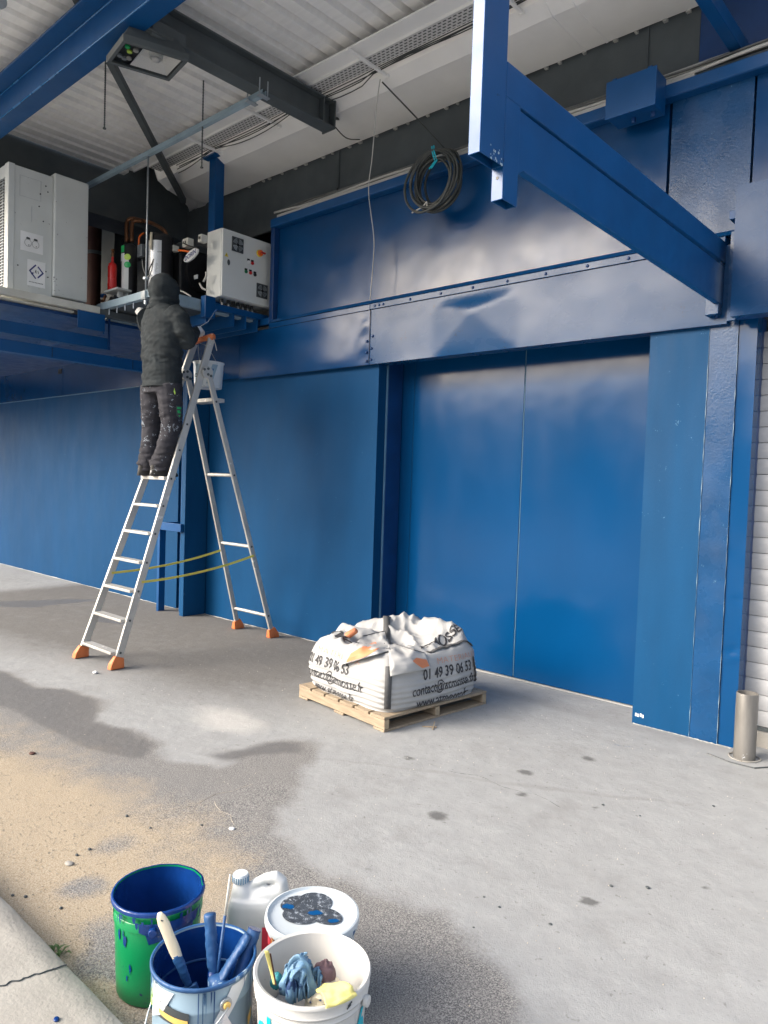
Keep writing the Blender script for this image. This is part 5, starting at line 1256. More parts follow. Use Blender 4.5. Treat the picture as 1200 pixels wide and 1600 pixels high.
def flapprint(fn, pts, par, mat, nm):
    b = B(); n = len(pts); c_ = (sum(p[0] for p in pts) / n, sum(p[1] for p in pts) / n); per = []
    for i in range(n):
        p, q2 = pts[i], pts[(i + 1) % n]
        for k in range(6): per.append((p[0] + (q2[0] - p[0]) * k / 6, p[1] + (q2[1] - p[1]) * k / 6))
    vs = []; K = 6; mm = len(per)
    for j in range(K + 1):
        for p in per:
            q2 = fn(c_[0] + (p[0] - c_[0]) * j / K, c_[1] + (p[1] - c_[1]) * j / K); vs.append(q2 + (V((0, 0, 1.6)) - q2).normalized() * .006)
    b.add(vs, [(j * mm + i, j * mm + (i + 1) % mm, (j + 1) * mm + (i + 1) % mm, (j + 1) * mm + i) for j in range(K) for i in range(mm)]); b.done(nm, mat, par, smooth=True, fix=False)
flapprint(fn1, [(.10, .62), (.35, .40), (.68, .42), (.78, .75), (.5, .96), (.15, .95)], f1, M['bag_orange'], 'orange_print')
flapprint(fn2, [(.6, .55), (.72, .38), (.97, .45), (.98, .85), (.8, .92)], f2, M['bag_orange'], 'orange_print')
for fn, f_, pp in ((fn1, f1, [(.0, .02), (.5, .02), (1, .03), (.98, .5)]), (fn2, f2, [(.0, .03), (.3, .02), (.7, .03), (1, .04)])):
    pts = []
    for i in range(len(pp) - 1):
        for k in range(8): u = pp[i][0] + (pp[i + 1][0] - pp[i][0]) * k / 8; v = pp[i][1] + (pp[i + 1][1] - pp[i][1]) * k / 8; q2 = fn(u, v); pts.append(q2 + (V((0, 0, 1.6)) - q2).normalized() * .004)
    B().tube(pts, .004, 5).done('seam', M['bag_grey'], f_)
RG = B().tube([at_y(512, 1012, 3.66), at_y(533, 1000, 3.68), at_y(556, 985, 3.7)], [.02, .03, .022], 8).done('orange_sleeve', M['bag_orange'], BAG, smooth=True)
B().tube([at_y(508, 1014, 3.63), at_y(525, 1010, 3.64)], [.02, .022], 8).done('red_print', M['label_red'], BAG, smooth=True)

# ================================================================== BOLLARD
BO = thing('bollard', 'short steel bollard tube in front of the column corner', 'bollard', (-1.215, 4.70, 0))
b = B(); b.lathe((-1.215, 4.70, 0), [(.062, -.01), (.062, .392), (.059, .398), (.056, .398), (.055, .33), (.001, .33)], 36); b.done('tube', M['steel_pole'], BO, smooth=True, sharp=40)
b = B()
for k in range(40):
    a0 = 2 * PI * k / 40; r0 = .085 + .012 * noise.noise(V((math.cos(a0), math.sin(a0), 2)))
    b.tube([(-1.215 + r0 * math.cos(a0), 4.70 + r0 * math.sin(a0), .004), (-1.215 + (r0 + .0) * math.cos(a0 + .157), 4.70 + r0 * math.sin(a0 + .157), .004)], .004, 5)
b.done('mortar_ring', M['kerb'], BO)
B().tube([(-1.40, 4.60, .003), (-1.25, 4.55, .004), (-1.12, 4.56, .003), (-1.05, 4.66, .003)], .004, 5).done('slab_crack', M['charcoal'], None)
tag(bpy.data.objects['slab_crack'], 'dark crack line in the concrete around the bollard foot', 'crack')

# ================================================================== BUCKETS
def bucket(c, r0, r1, h, t, rim, name, mat, par, inner=None, n=64, rag=None):
    prof = [(.001, 0), (r0 - .006, 0), (r0, .006)] + rim + [(r1 - t, h), (r1 - t - .001, h - .01)]
    b = B(); b.lathe(c, prof, n)
    if rag:
        for p in b.v:
            if p.z > c[2] + h - .035: p.z -= rag(math.atan2(p.y - c[1], p.x - c[0])) * (p.z - c[2] - h + .035) / .035
    o = b.done(name, mat, par, smooth=True, sharp=45)
    b = B(); b.lathe(c, [(r1 - t - .0012, h - .003), (r0 - t - .003 + (r1 - r0) * .6, h * .6), (r0 - t - .003, .012), (.001, .012)], n)
    if rag:
        for p in b.v:
            if p.z > c[2] + h - .035: p.z -= rag(math.atan2(p.y - c[1], p.x - c[0]))
    b.done('inside', inner or mat, par, smooth=True); return o
# green bucket, blue with paint inside
gc = V((-1.975, 1.205, 0)); GB = thing('green_bucket', 'empty green bucket coated inside with blue paint, beside the kerb', 'bucket', gc)
rag = lambda a: .02 * max(0, math.sin((a - .9) * 9) + .2) * max(0, 1 - abs(a - 1.25) / .35) + .002 * noise.noise(V((math.cos(a) * 5, math.sin(a) * 5, 0)))
bucket(gc, .122, .138, .302, .004, [(.131, .235), (.1345, .237), (.1345, .262), (.1325, .264), (.1335, .284), (.1405, .286), (.1415, .299), (.139, .303)], 'bucket_body', M['bucket_green'], GB, M['paint_blue'], rag=rag)
gw = wrapat(gc, .1222, .0415)
for k in range(17):
    a = random.choice((random.uniform(-.9, .5), random.uniform(-.9, .5), random.uniform(-2.4, -.9))); h0 = random.uniform(.255, .278); l = random.random() ** 3 * .07 + .006; w = random.uniform(.012, .05)
    wpatch(lambda a_, h_: gw(a_, h_, .0085 if h_ > .236 else .0045), [(a - w, h0 + .012), (a + w, h0 + .012), (a + w * .6, h0 - l * .5), (a + w * .1, h0 - l), (a - w * .5, h0 - l * .55)], 'paint_drip', M['paint_blue'], GB)
pl_ = [(-.95, .272), (-.95, .245), (-.82, .238), (-.74, .205), (-.66, .236), (-.52, .215), (-.44, .175), (-.36, .222), (-.2, .20), (-.1, .165), (0, .21), (.15, .19), (.3, .23), (.45, .272)]
wpatch(lambda a_, h_: gw(a_, h_, .0085 if h_ > .236 else .0045), pl_, 'paint_smear', M['paint_blue'], GB)
b = B(); b.lathe(gc, [(.1418, .290), (.1424, .298), (.1400, .3035), (.1345, .3032)], 64)
for p in b.v: p.z -= rag(math.atan2(p.y - gc.y, p.x - gc.x)) * (p.z - .302 + .035) / .035 - .0004
b.done('painted_rim', M['paint_blue'], GB, smooth=True)
for a, h_, s_ in ((-1.55, .215, .05), (-1.35, .205, .06), (-1.40, .225, .03), (-1.9, .15, .03), (-1.2, .12, .04), (-1.3, .085, .03)):
    n_ = random.randint(7, 10); wpatch(lambda a_, q2: gw(a_, q2, .0015), [(a + s_ * random.uniform(.5, 1.1) * math.cos(2 * PI * k / n_), h_ + .13 * s_ * 3.2 * random.uniform(.35, 1.2) * math.sin(2 * PI * k / n_)) for k in range(n_)], 'paint_smear', M['paint_blue'], GB)
for a, sgn in ((-.65, 1), (-3.0, 1)):
    p = gw(a, .25, .0); o_ = V((math.cos(a), math.sin(a), 0)); B().cyl(p + o_ * .006, p + o_ * .024, .013, 14).done('handle_lug', M['paint_blue'], GB, bevel=.003)
# blue paint can with brushes
cc0 = V((-1.625, 1.135, 0)); PCN = thing('paint_can', 'grey and white labelled paint can coated blue inside, holding the brushes', 'paint can', cc0)
bucket(cc0, .133, .138, .285, .003, [(.134, .05), (.1335, .21), (.1365, .215), (.1365, .222), (.1345, .226), (.1375, .276), (.1415, .279), (.1415, .286), (.1395, .289)], 'can_body', M['can_grey'], PCN, M['paint_blue'])
B().lathe(cc0, [(.1355, .276), (.1425, .279), (.1425, .287), (.139, .290), (.1345, .287)], 64).done('can_rim', M['paint_blue_dry'], PCN, smooth=True)
B().lathe(cc0, [(.1295, .19), (.126, .186), (.1295, .182)], 64).done('inside_ring', M['paint_blue_dry'], PCN, smooth=True)
B().lathe(cc0, [(.001, .10), (.129, .10)], 48).done('paint_surface', M['paint_blue'], PCN, smooth=True)
cw = lambda a, h, o=.002: V((cc0.x + (.1375 + o) * math.cos(a), cc0.y + (.1375 + o) * math.sin(a), h))
A0 = math.atan2(-1.135, 1.625)      # toward the camera
for poly, m_, nm in (([(A0 - 1.15, .27), (A0 - .55, .27), (A0 - .85, .20), (A0 - 1.2, .17)], 'can_pale', 'label_stripe'), ([(A0 + .55, .272), (A0 + .95, .272), (A0 + .35, .17), (A0 + .05, .06), (A0 - .05, .06), (A0 + .1, .17)], 'can_pale', 'label_stripe'),
                     ([(A0 - .95, .238), (A0 - .25, .222), (A0 - .25, .185), (A0 - .95, .19)], 'charcoal', 'label_panel'), ([(A0 + .1, .12), (A0 + .42, .205), (A0 + .75, .12), (A0 + .42, .04)], 'white_paper', 'label_diamond')):
    wpatch(cw, poly, nm, M[m_], PCN)
wpatch(lambda a, h: cw(a, h, .0032), [(A0 - .92, .214), (A0 - .27, .204), (A0 - .27, .192), (A0 - .55, .192), (A0 - .92, .202)], 'label_band', M['label_yellow'], PCN)
wpatch(lambda a, h: cw(a, h, .0032), [(A0 - 1.3, .24), (A0 - 1.2, .245), (A0 - 1.2, .20), (A0 - 1.3, .19)], 'label_mark', M['lime'], PCN)
wpatch(lambda a, h: cw(a, h, .0032), [(A0 + .98, .15), (A0 + 1.12, .17), (A0 + 1.12, .14), (A0 + 1.0, .12)], 'label_mark', M['label_yellow'], PCN)
for k in range(20):
    a = A0 + random.choice((random.gauss(.08, .12), random.gauss(.08, .12), random.uniform(-1.3, -1.0), random.uniform(.8, 1.2))); h0 = .277; l = abs(random.gauss(.05, .06)) + .01; w = random.uniform(.006, .02)
    wpatch(lambda a_, h_: cw(a_, h_, .004), [(a - w, h0), (a + w, h0), (a + w * .7, h0 - l * .6), (a, h0 - l), (a - w * .7, h0 - l * .6)], 'paint_drip', M['paint_blue_dry'] if k % 3 else M['cloth_blue'], PCN)
for a in (A0 + .42, A0 - 2.7):
    o_ = V((math.cos(a), math.sin(a), 0)); p = cw(a, .232, 0); LG = B().cyl(p, p + o_ * .008, .017, 20).done('handle_lug', M['galv'], PCN, bevel=.003); B().cyl(p + o_ * .0082, p + o_ * .015, .010, 14).done('lug_pin', M['label_yellow'], LG, bevel=.003)
hp = []
for i in range(24):
    a = A0 + .42 - i / 23 * 3.12; hp.append(cw(a, .232 - .17 * math.sin(i / 23 * PI), .018))
B().tube(hp, .0022, 6).done('wire_handle', M['galv'], PCN, smooth=True)

def stick(name, label, pts, r, mat, cat, flat=None, extra=None):
    o_ = V(pts[0]); t_ = thing(name, label, cat, o_); return t_
def brush_handle(b, p, q, w, th, up, prof, rough=.0011):
    p, q = V(p), V(q); d = (q - p).normalized(); L_ = (q - p).length; u = V(up); u = (u - d * u.dot(d)).normalized(); s_ = d.cross(u); n = 16; vs = []
    def kk(t):
        for (t0, k0), (t1, k1) in zip(prof, prof[1:]):
            if t <= t1: return k0 + (k1 - k0) * (t - t0) / (t1 - t0)
        return prof[-1][1]
    m_ = 34
    for i in range(m_):
        t = i / (m_ - 1); k = kk(t)
        for j in range(n):
            a = 2 * PI * j / n; v = p + d * L_ * t + s_ * w * k * math.cos(a) + u * th * max(.6, min(1, k + .2)) * math.sin(a)
            o_ = s_ * math.cos(a) + u * math.sin(a); lump_ = noise.noise(v * 130) + 1.6 * max(0, noise.noise(v * 55)); vs.append(v + o_ * rough * lump_)
    b.add(vs, [(i * n + j, i * n + (j + 1) % n, (i + 1) * n + (j + 1) % n, (i + 1) * n + j) for i in range(m_ - 1) for j in range(n)] + [tuple(range(n))[::-1], tuple((m_ - 1) * n + j for j in range(n))])
PBH = [(0, .55), (.1, .7), (.3, .8), (.5, 1.05), (.7, 1.0), (.85, 1.05), (.95, .8), (1, .35)]
def ppt(px, py, z): return at_z(px, py, z)
def at_c(px, py, cen, back):   # point on the survey ray nearest a vertical axis, pushed along the view
    r = ray(px, py); k = (cen.x * r.x + cen.y * r.y) / (r.x ** 2 + r.y ** 2); return C0 + r * (k + back)
# flat brush with cream handle, leaning on the near left rim
p, q2 = at_c(295, 1540, cc0, -.0), at_c(249, 1426, cc0, .03)
BR1 = thing('flat_brush', 'flat paintbrush with cream handle leaning left in the paint can', 'paintbrush', p)
b = B(); brush_handle(b, p, q2, .0155, .006, (0, -.6, 1), PBH, .0003); b.done('handle', M['cream'], BR1, smooth=True)
d = (p - q2).normalized(); b = B(); b.bar(p + d * .0, p + d * .05, .044, .014, (0, -.6, 1)); b.done('ferrule', M['paint_blue_dry'], BR1, bevel=.003)
b = B(); b.bar(p + d * .05, p + d * .10, .048, .018, (0, -.6, 1)); b.done('bristles', M['paint_blue'], BR1, bevel=.004)
hpz = p.lerp(q2, .90); vv = (C0 - hpz).normalized(); B().cyl(hpz + vv * .0045, hpz + vv * .0066, .004, 10).done('hang_hole', M['charcoal'], BR1)
b = B(); brush_handle(b, p.lerp(q2, .0), p.lerp(q2, .42), .0162, .0066, (0, -.6, 1), [(0, .58), (.3, .78), (.7, .86), (.9, .9), (1, .8)]); b.done('paint_coat', M['paint_blue_dry'], BR1, smooth=True)
# round handled brush standing at the back
p, q2 = at_c(333, 1520, cc0, .02), at_c(328, 1428, cc0, .06)
BR2 = thing('round_brush', 'blue crusted brush handle standing upright at the back of the paint can', 'paintbrush', p)
b = B(); brush_handle(b, p, q2, .0165, .0165, (1, 0, 0), [(0, .5), (.12, .85), (.4, 1.0), (.7, .9), (.88, 1.0), (.97, 1.05), (1, .9)])
for v in b.v: v += V((noise.noise(v * 60), noise.noise(v * 60 + V((9, 0, 0))), 0)) * .0025
b.done('handle', M['paint_blue_dry'], BR2, smooth=True); d = (p - q2).normalized()
b = B(); b.tube([p - d * .005, p + d * .05, p + d * .10], [.014, .02, .024], 14); b.done('bristles', M['paint_blue'], BR2, smooth=True)
# thin stirring rod
p, q2 = at_c(338, 1535, cc0, .01), at_c(360, 1366, cc0, .04)
ST = thing('stirring_stick', 'thin stirring rod, blue below and grey above, in the paint can', 'rod', p)
B().tube([p + (p - q2) * .3, p.lerp(q2, .62)], .0042, 8).done('rod_lower', M['paint_blue_dry'], ST, smooth=True); B().tube([p.lerp(q2, .62), q2], [.0038, .003], 8).done('rod_upper', M['cream_steel'], ST, smooth=True)
# broad brush leaning right, and a roller handle
p, q2 = at_c(345, 1530, cc0, -.01), at_c(388, 1460, cc0, .03)
BR3 = thing('wide_brush', 'wide blue-soaked brush leaning to the right in the paint can', 'paintbrush', p)
b = B(); brush_handle(b, p, q2, .021, .011, (-.5, -.5, 1), [(0, 1.0), (.15, 1.05), (.35, .85), (.6, .8), (.85, .95), (1, .7)], .0020); b.done('handle', M['paint_blue_dry'], BR3, smooth=True)
d = (p - q2).normalized(); b = B(); ball(b, p + d * .012, .034, .026, .022, 12)
for v in b.v: v += V((noise.noise(v * 50), noise.noise(v * 50 + V((5, 0, 0))), noise.noise(v * 50 + V((0, 5, 0))))) * .005
b.done('ferrule', M['paint_blue_dry'], BR3, smooth=True); B().bar(p + d * .025, p + d * .09, .05, .02, (-.5, -.5, 1)).done('bristles', M['paint_blue'], BR3, bevel=.005)
p, q2 = at_c(372, 1530, cc0, .01), at_c(398, 1452, cc0, .05)
BR4 = thing('roller_handle', 'dark blue roller handle leaning against the right rim of the paint can', 'paint roller', p)
b = B(); brush_handle(b, p + (p - q2) * .4, q2, .0185, .0185, (1, 0, 0), [(0, .75), (.4, .9), (.8, 1), (1, 1)], .0018); b.done('grip', M['paint_blue_dry'], BR4, smooth=True, sharp=70)
B().tube([q2, q2 + (q2 - p).normalized() * .002], .0195, 14).done('grip_end', M['paint_blue'], BR4)
p2, q3 = at_c(388, 1515, cc0, .0), at_c(396, 1498, cc0, .02); BR5 = thing('small_rod', 'short blue metal tube poking over the right rim of the paint can', 'tube', p2)
B().tube([p2 + (p2 - q3) * 1.5, p2, q3], .006, 10).done('tube', M['paint_blue_dry'], BR5, smooth=True, sharp=60)

# white bucket
wc = V((-1.33, 1.265, 0)); WB = thing('white_bucket', 'white plastic bucket with rags and a yellow cloth over its rim', 'bucket', wc)
bucket(wc, .128, .146, .33, .0045, [(.1425, .276), (.1465, .278), (.1475, .281), (.1455, .284), (.1455, .293), (.1495, .296), (.1505, .300), (.148, .304), (.149, .322), (.1525, .324), (.1525, .330), (.1495, .333)], 'bucket_body', M['bucket_white'], WB)
ww = lambda a, h, o=.0015: V((wc.x + (.128 + .0512 * h + o) * math.cos(a), wc.y + (.128 + .0512 * h + o) * math.sin(a), h))
A1 = math.atan2(-1.265, 1.33)
write('clarinisé', .13, lambda u, v: ww(A1 - 1.22 + u / .139 * 1.0, .181 + v, .0025), M['cyan_print'], 'bucket_lettering', WB, bold=.0035, sub=1, xs=.80)
wpatch(ww, [(A1 - 1.36, .20), (A1 - 1.26, .18), (A1 - 1.2, .10), (A1 - 1.4, .10)], 'magenta_mark', M['magenta'], WB)
b = B()
for k in range(2): b.tube([ww(A1 + .62 + k * .02, .306 + k * .006, .0065), ww(A1 + .70 + k * .02, .313 + k * .006, .0065)], .0015, 5)
b.done('scuff', M['charcoal'], WB)
for a in (A1 + 1.1, A1 - 2.05):
    o_ = V((math.cos(a), math.sin(a), 0)); pz = ww(a, .288, .006); B().cyl(pz, pz + o_ * .014, .014, 14).done('handle_lug', M['bucket_white'], WB, bevel=.003)
# rags
def rag_blob(name, label, c, rx, ry, rz, mat, seed, amp=.35, cat='rag', group=None):
    t_ = thing(name, label, cat, c, group); b = B(); n = 17; rs = random.Random(seed)
    def fn(u, v):
        th, ph = u * 2 * PI, v * PI; d = V((math.sin(ph) * math.cos(th), math.sin(ph) * math.sin(th), math.cos(ph)))
        q2 = 1 - 2 * abs(noise.noise(V((d.x * 1.6, d.y * 1.6, d.z * .9)) + V((seed, 0, 0)))); q3 = 1 - 2 * abs(noise.noise(V((d.x * 3.2, d.y * 3.2, d.z * 1.6)) + V((0, seed, 0)))); k = 1 + amp * q2 * .5 + amp * .3 * q3 + amp * (rs.uniform(-.55, .55) if 0 < v < 1 else 0)
        return V(c) + V((d.x * rx * k, d.y * ry * k, d.z * rz * k))
    b.grid(fn, n, n, True); o = b.done('cloth', mat, t_, smooth=True); md = o.modifiers.new('sub', 'SUBSURF'); md.levels = md.render_levels = 1; o.data.set_sharp_from_angle(angle=math.radians(30)); return t_
def folded_rag(name, label, c, n_r, size, mat, seed):
    rs = random.Random(seed); t_ = thing(name, label, 'rag', c)
    for k in range(n_r):
        a0 = rs.uniform(0, PI); w = size * rs.uniform(.45, .8); hgt = size * rs.uniform(1.2, 2.1); off = V((rs.uniform(-.45, .45) * size, rs.uniform(-.45, .45) * size, -size * .7)); d = V((math.cos(a0), math.sin(a0), 0)); s_ = V((-d.y, d.x, 0)); sp = size * rs.uniform(.35, .7); b = B(); sd = rs.random() * 30
        def fn(u, v):
            a = PI * v; ar = math.sin(a) ** .6
            p = V(c) + off + d * (-math.cos(a) * sp * (1 + .3 * noise.noise(V((u * 2, v * 3, sd))))) + V((0, 0, 1)) * hgt * ar * (.8 + .35 * u) + s_ * (u - .5) * w * (1.1 - .35 * math.sin(a))
            return p + V((noise.noise(V((u * 3, v * 5, sd))), noise.noise(V((u * 3, v * 5, sd + 9))), noise.noise(V((u * 3, v * 5, sd + 17))))) * size * .28 + s_ * math.sin(u * 9 + sd) * size * .08 + d * math.sin(u * 8 + sd) * size * .14
        b.grid(fn, 12, 22); b.done('fold', mat, t_, smooth=True, solid=.002, fix=False)
    return t_
folded_rag('paint_rag', 'crumpled blue-stained rag in the white bucket', at_c(466, 1531, wc, -.01), 8, .042, M['cloth_blue'], 5)
folded_rag('paint_rag', 'small twisted blue rag between the crumpled rag and the brown cloth', at_c(494, 1536, wc, .0), 3, .024, M['cloth_blue'], 11)
rag_blob('brown_cloth', 'wadded brownish cloth in the white bucket', at_c(508, 1522, wc, .02), .026, .022, .03, M['cloth_brown'], 4.4, .4, 'cloth')
rag_blob('teal_scrap', 'small teal scrap in the white bucket', at_c(432, 1533, wc, .01), .014, .014, .018, M['teal'], 3.4, .4, 'scrap')
rag_blob('paper_wad', 'wad of pale paper under the yellow cloth in the white bucket', at_c(505, 1552, wc, -.0), .05, .05, .03, M['cream'], 9.4, .4, 'paper')
# fill so the rags rest on something: folded dust sheet inside the bucket
t_ = thing('dust_sheet', 'pale folded dust sheet filling the white bucket under the rags', 'cloth', wc + V((0, 0, .014))); b = B()
b.grid(lambda u, v: wc + V(((.124 * (1 - v)) * math.cos(2 * PI * u), (.124 * (1 - v)) * math.sin(2 * PI * u), .20 + .02 * noise.noise(V((math.cos(2 * PI * u) * 3 * (1 - v), math.sin(2 * PI * u) * 3 * (1 - v), 1))))), 40, 14, True); b.lathe(wc, [(.118, .016), (.124, .19)], 40); b.done('cloth', M['bag'], t_, smooth=True)
# yellow cloth over the rim
yc = [at_c(530, 1508, wc, -.02), at_c(568, 1506, wc, .0), at_c(562, 1554, wc, -.16), at_c(508, 1544, wc, -.16)]
YC = thing('yellow_cloth', 'yellow cleaning cloth draped over the rim of the white bucket', 'cloth', yc[0])
arim = A1 + .45
def ycl(u, v):
    a = A1 + .22 + .55 * u; s_ = v * .13 - .118; rr = .150
    if s_ < -.012: r_ = rr - .004 - (-.012 - s_) * .95; z = .337 - (-.012 - s_) * .25 + .010 * math.sin(-s_ * 40) + .008 * u
    elif s_ < .010: r_ = rr - .004 + (s_ + .012) * .6; z = .3405 - abs(s_) * .15
    else: r_ = rr + .010 + (s_ - .01) * .15; z = .337 - (s_ - .01) * .8
    w = .004 * noise.noise(V((u * 4, v * 4, 2))); 
    return V((wc.x + (r_ + w) * math.cos(a), wc.y + (r_ + w) * math.sin(a), z + w))
b = B(); b.grid(ycl, 26, 26); b.done('cloth_sheet', M['cloth_yellow'], YC, smooth=True, solid=.003, fix=False)
ys = thing('yellow_strip', 'narrow yellow strip standing at the left inside of the white bucket', 'cloth strip', at_c(420, 1530, wc, .0)); b = B()
b.grid(lambda u, v: at_c(413 + 14 * v + 7 * u * (1 - .3 * v), 1486 + 52 * v, wc, -.055 + .02 * math.sin(v * 3)) , 4, 14); b.done('strip', M['cloth_yellow'], ys, smooth=True, solid=.002)
b = B(); b.grid(lambda u, v: at_c(421 + 9 * v + 2.5 * u, 1490 + 50 * v, wc, -.06 + .02 * math.sin(v * 3)), 3, 14); b.done('strip_edge', M['rust'], ys, smooth=True, solid=.0015)

# lidded tin with clover shaped paint marks
lc = V((-1.585, 1.50, 0)); LT = thing('lidded_tin', 'closed paint tin with pale lid and dark clover mark, behind the white bucket', 'paint tin', lc)
b = B(); b.lathe(lc, [(.001, 0), (.128, 0), (.131, .005), (.131, .235), (.134, .24), (.134, .25)], 56); b.done('tin_body', M['can_pale'], LT, smooth=True, sharp=45)
b = B(); b.lathe(lc, [(.1345, .238), (.144, .24), (.146, .252), (.144, .264), (.138, .266), (.134, .258), (.127, .256), (.001, .2565)], 64); b.done('lid', M['lid_white'], LT, smooth=True, sharp=35)
def lidpt(px, py, o=0): p = at_z(px, py, .257); return V((p.x, p.y, .2575 + o))
for k, (px, py, rx, ry, rot) in enumerate(((462, 1413, 24, 13, -.15), (492, 1410, 27, 15, .05), (470, 1431, 29, 14, .05), (508, 1432, 27, 13, .2))):
    b = B(); n = 28; b.add([lidpt(px + rx * math.cos(t) * math.cos(rot) - ry * math.sin(t) * math.sin(rot), py + rx * math.cos(t) * math.sin(rot) + ry * math.sin(t) * math.cos(rot), .0006 + k * .0004) for t in [2 * PI * j / n for j in range(n)]], [tuple(range(n))]); b.done('lid_mark', M['lid_dark'], LT)
for k, (px, py, rx, ry) in enumerate(((450, 1418, 9, 4), (492, 1428, 11, 4), (520, 1440, 9, 3))):
    b = B(); n = 14; b.add([lidpt(px + rx * (1 + .2 * random.uniform(-1, 1)) * math.cos(t), py + ry * (1 + .3 * random.uniform(-1, 1)) * math.sin(t), .0028) for t in [2 * PI * j / n for j in range(n)]], [tuple(range(n))]); b.done('blue_smear', M['blue_frame'], LT)
A2 = math.atan2(-1.5, 1.585); lw = lambda a, h, o=.0015: V((lc.x + (.131 + o) * math.cos(a), lc.y + (.131 + o) * math.sin(a), h))
wpatch(lw, [(A2 - 1.35, .225), (A2 - .85, .225), (A2 - .85, .03), (A2 - 1.35, .03)], 'tin_label', M['label_orange'], LT); wpatch(lambda a, h: lw(a, h, .003), [(A2 - 1.5, .232), (A2 - 1.15, .232), (A2 - 1.2, .19), (A2 - 1.5, .18)], 'tin_label', M['label_red'], LT)
wpatch(lw, [(A2 - .8, .225), (A2 - .35, .225), (A2 - .35, .03), (A2 - .8, .03)], 'tin_label', M['charcoal'], LT); wpatch(lw, [(A2 + .95, .22), (A2 + 1.05, .22), (A2 + 1.05, .03), (A2 + .95, .03)], 'tin_label', M['green'], LT)
for k in range(22):
    a = A2 + random.uniform(-1.5, 1.5); l = random.uniform(.01, .045); w = random.uniform(.02, .06)
    wpatch(lambda a_, h_: V((lc.x + (.1455 if h_ > .238 else .1335 + .012 * sst(.215, .24, h_)) * math.cos(a_), lc.y + (.1455 if h_ > .238 else .1335 + .012 * sst(.215, .24, h_)) * math.sin(a_), h_)), [(a - w, .25), (a + w, .25), (a + w * .5, .25 - l), (a - w * .5, .25 - l * .8)], 'paint_drip', M['lid_white'] if k % 4 else M['paint_blue_dry'], LT)

# jerrycan: white bottle with moulded handle
jb = V((-1.865, 1.50, 0)); JC = thing('jerrycan', 'white plastic jerrycan splashed with pale blue paint, between bucket and tin', 'jerrycan', jb)
jd = V((.50, .866, 0)).normalized(); js = V((-jd.y, jd.x, 0))
vw = V((.744, .668, 0)); jd = vw; js = V((-.668, .744, 0))
def jp(u, s_, z): return jb + jd * u + js * s_ + V((0, 0, z))
b = B(); n = 28; secs_ = [(0, .082, .052, 0), (.01, .09, .058, 0), (.15, .09, .058, 0), (.185, .086, .056, .0), (.205, .07, .05, -.006)]
vs = []
for z, a_, c_, du in secs_:
    for k in range(n):
        t = 2 * PI * k / n; cs_, sn = math.cos(t), math.sin(t); e = .5
        vs.append(jp(du + a_ * math.copysign(abs(cs_) ** e, cs_), c_ * math.copysign(abs(sn) ** e, sn), z))
m_ = len(secs_); b.add(vs, [(i * n + k, i * n + (k + 1) % n, (i + 1) * n + (k + 1) % n, (i + 1) * n + k) for i in range(m_ - 1) for k in range(n)] + [tuple(range(n))[::-1], tuple((m_ - 1) * n + k for k in range(n))])
# shoulder up to the neck
b.tube([jp(-.04, 0, .19), jp(-.046, 0, .225), jp(-.05, 0, .245), jp(-.05, 0, .255)], [.046, .034, .024, .022], 18)
# handle loop from the neck up and back down to the far end
b.tube([jp(-.022, 0, .222), jp(.0, 0, .245), jp(.035, 0, .262), jp(.068, 0, .268), jp(.084, 0, .255), jp(.088, 0, .225), jp(.08, 0, .18)], [.016, .015, .017, .02, .022, .026, .03], 14)
b.tube([jp(.0, 0, .19), jp(.04, 0, .205), jp(.075, 0, .21)], [.04, .035, .03], 12)
remesh(b, .0055, 'can_shell', M['plastic_white'], JC, 3)
b = B(); b.lathe(jp(-.05, 0, 0), [(.024, .247), (.026, .25), (.026, .272), (.023, .277), (.001, .278)], 20)
b.done('cap', M['can_pale'], JC, smooth=True, sharp=40)
b = B()
for k in range(20): a = 2 * PI * k / 20; b.cyl(jp(-.05, 0, .25) + V((.0262 * math.cos(a), .0262 * math.sin(a), 0)), jp(-.05, 0, .27) + V((.0262 * math.cos(a), .0262 * math.sin(a), 0)), .0018, 5)
b.done('cap_ridges', M['cloth_blue'], JC)
b = B(); b.add([jp(.035, -.0605, .02), jp(.088, -.0595, .02), jp(.088, -.0595, .13), jp(.035, -.0605, .13)], [(0, 1, 2, 3)]); b.done('can_label', M['label_red'], JC)

# ================================================================== SMALL THINGS ON THE GROUND
def lump(name, label, p, r, mat, cat, flat=.5, group=None):
    b = B(); ball(b, V((0, 0, r * flat * .6)), r, r * .8, r * flat, 8); s_ = random.random() * 40
    for v in b.v: v *= 1 + .3 * noise.noise(v * (1.2 / r) + V((s_, 0, 0)))
    o = b.done(name, mat, None, smooth=True); o.location = p; return tag(o, label, cat, group)
lump('stone', 'small whitish crumpled scrap on the concrete in front of the ladder feet', at_z(148, 1052), .022, M['white_paper'], 'scrap')
lump('stone', 'pale flat chip on the asphalt in the middle ground', at_z(362, 1296), .016, M['white_paper'], 'chip', .4)
lump('leaf_litter', 'dry brown leaf lying on the damp asphalt', at_z(50, 1178), .022, M['rust'], 'leaf', .3)
lump('cap_disc', 'flat pale disc lying on the sand', at_z(108, 1350), .022, M['kerb'], 'disc', .25)
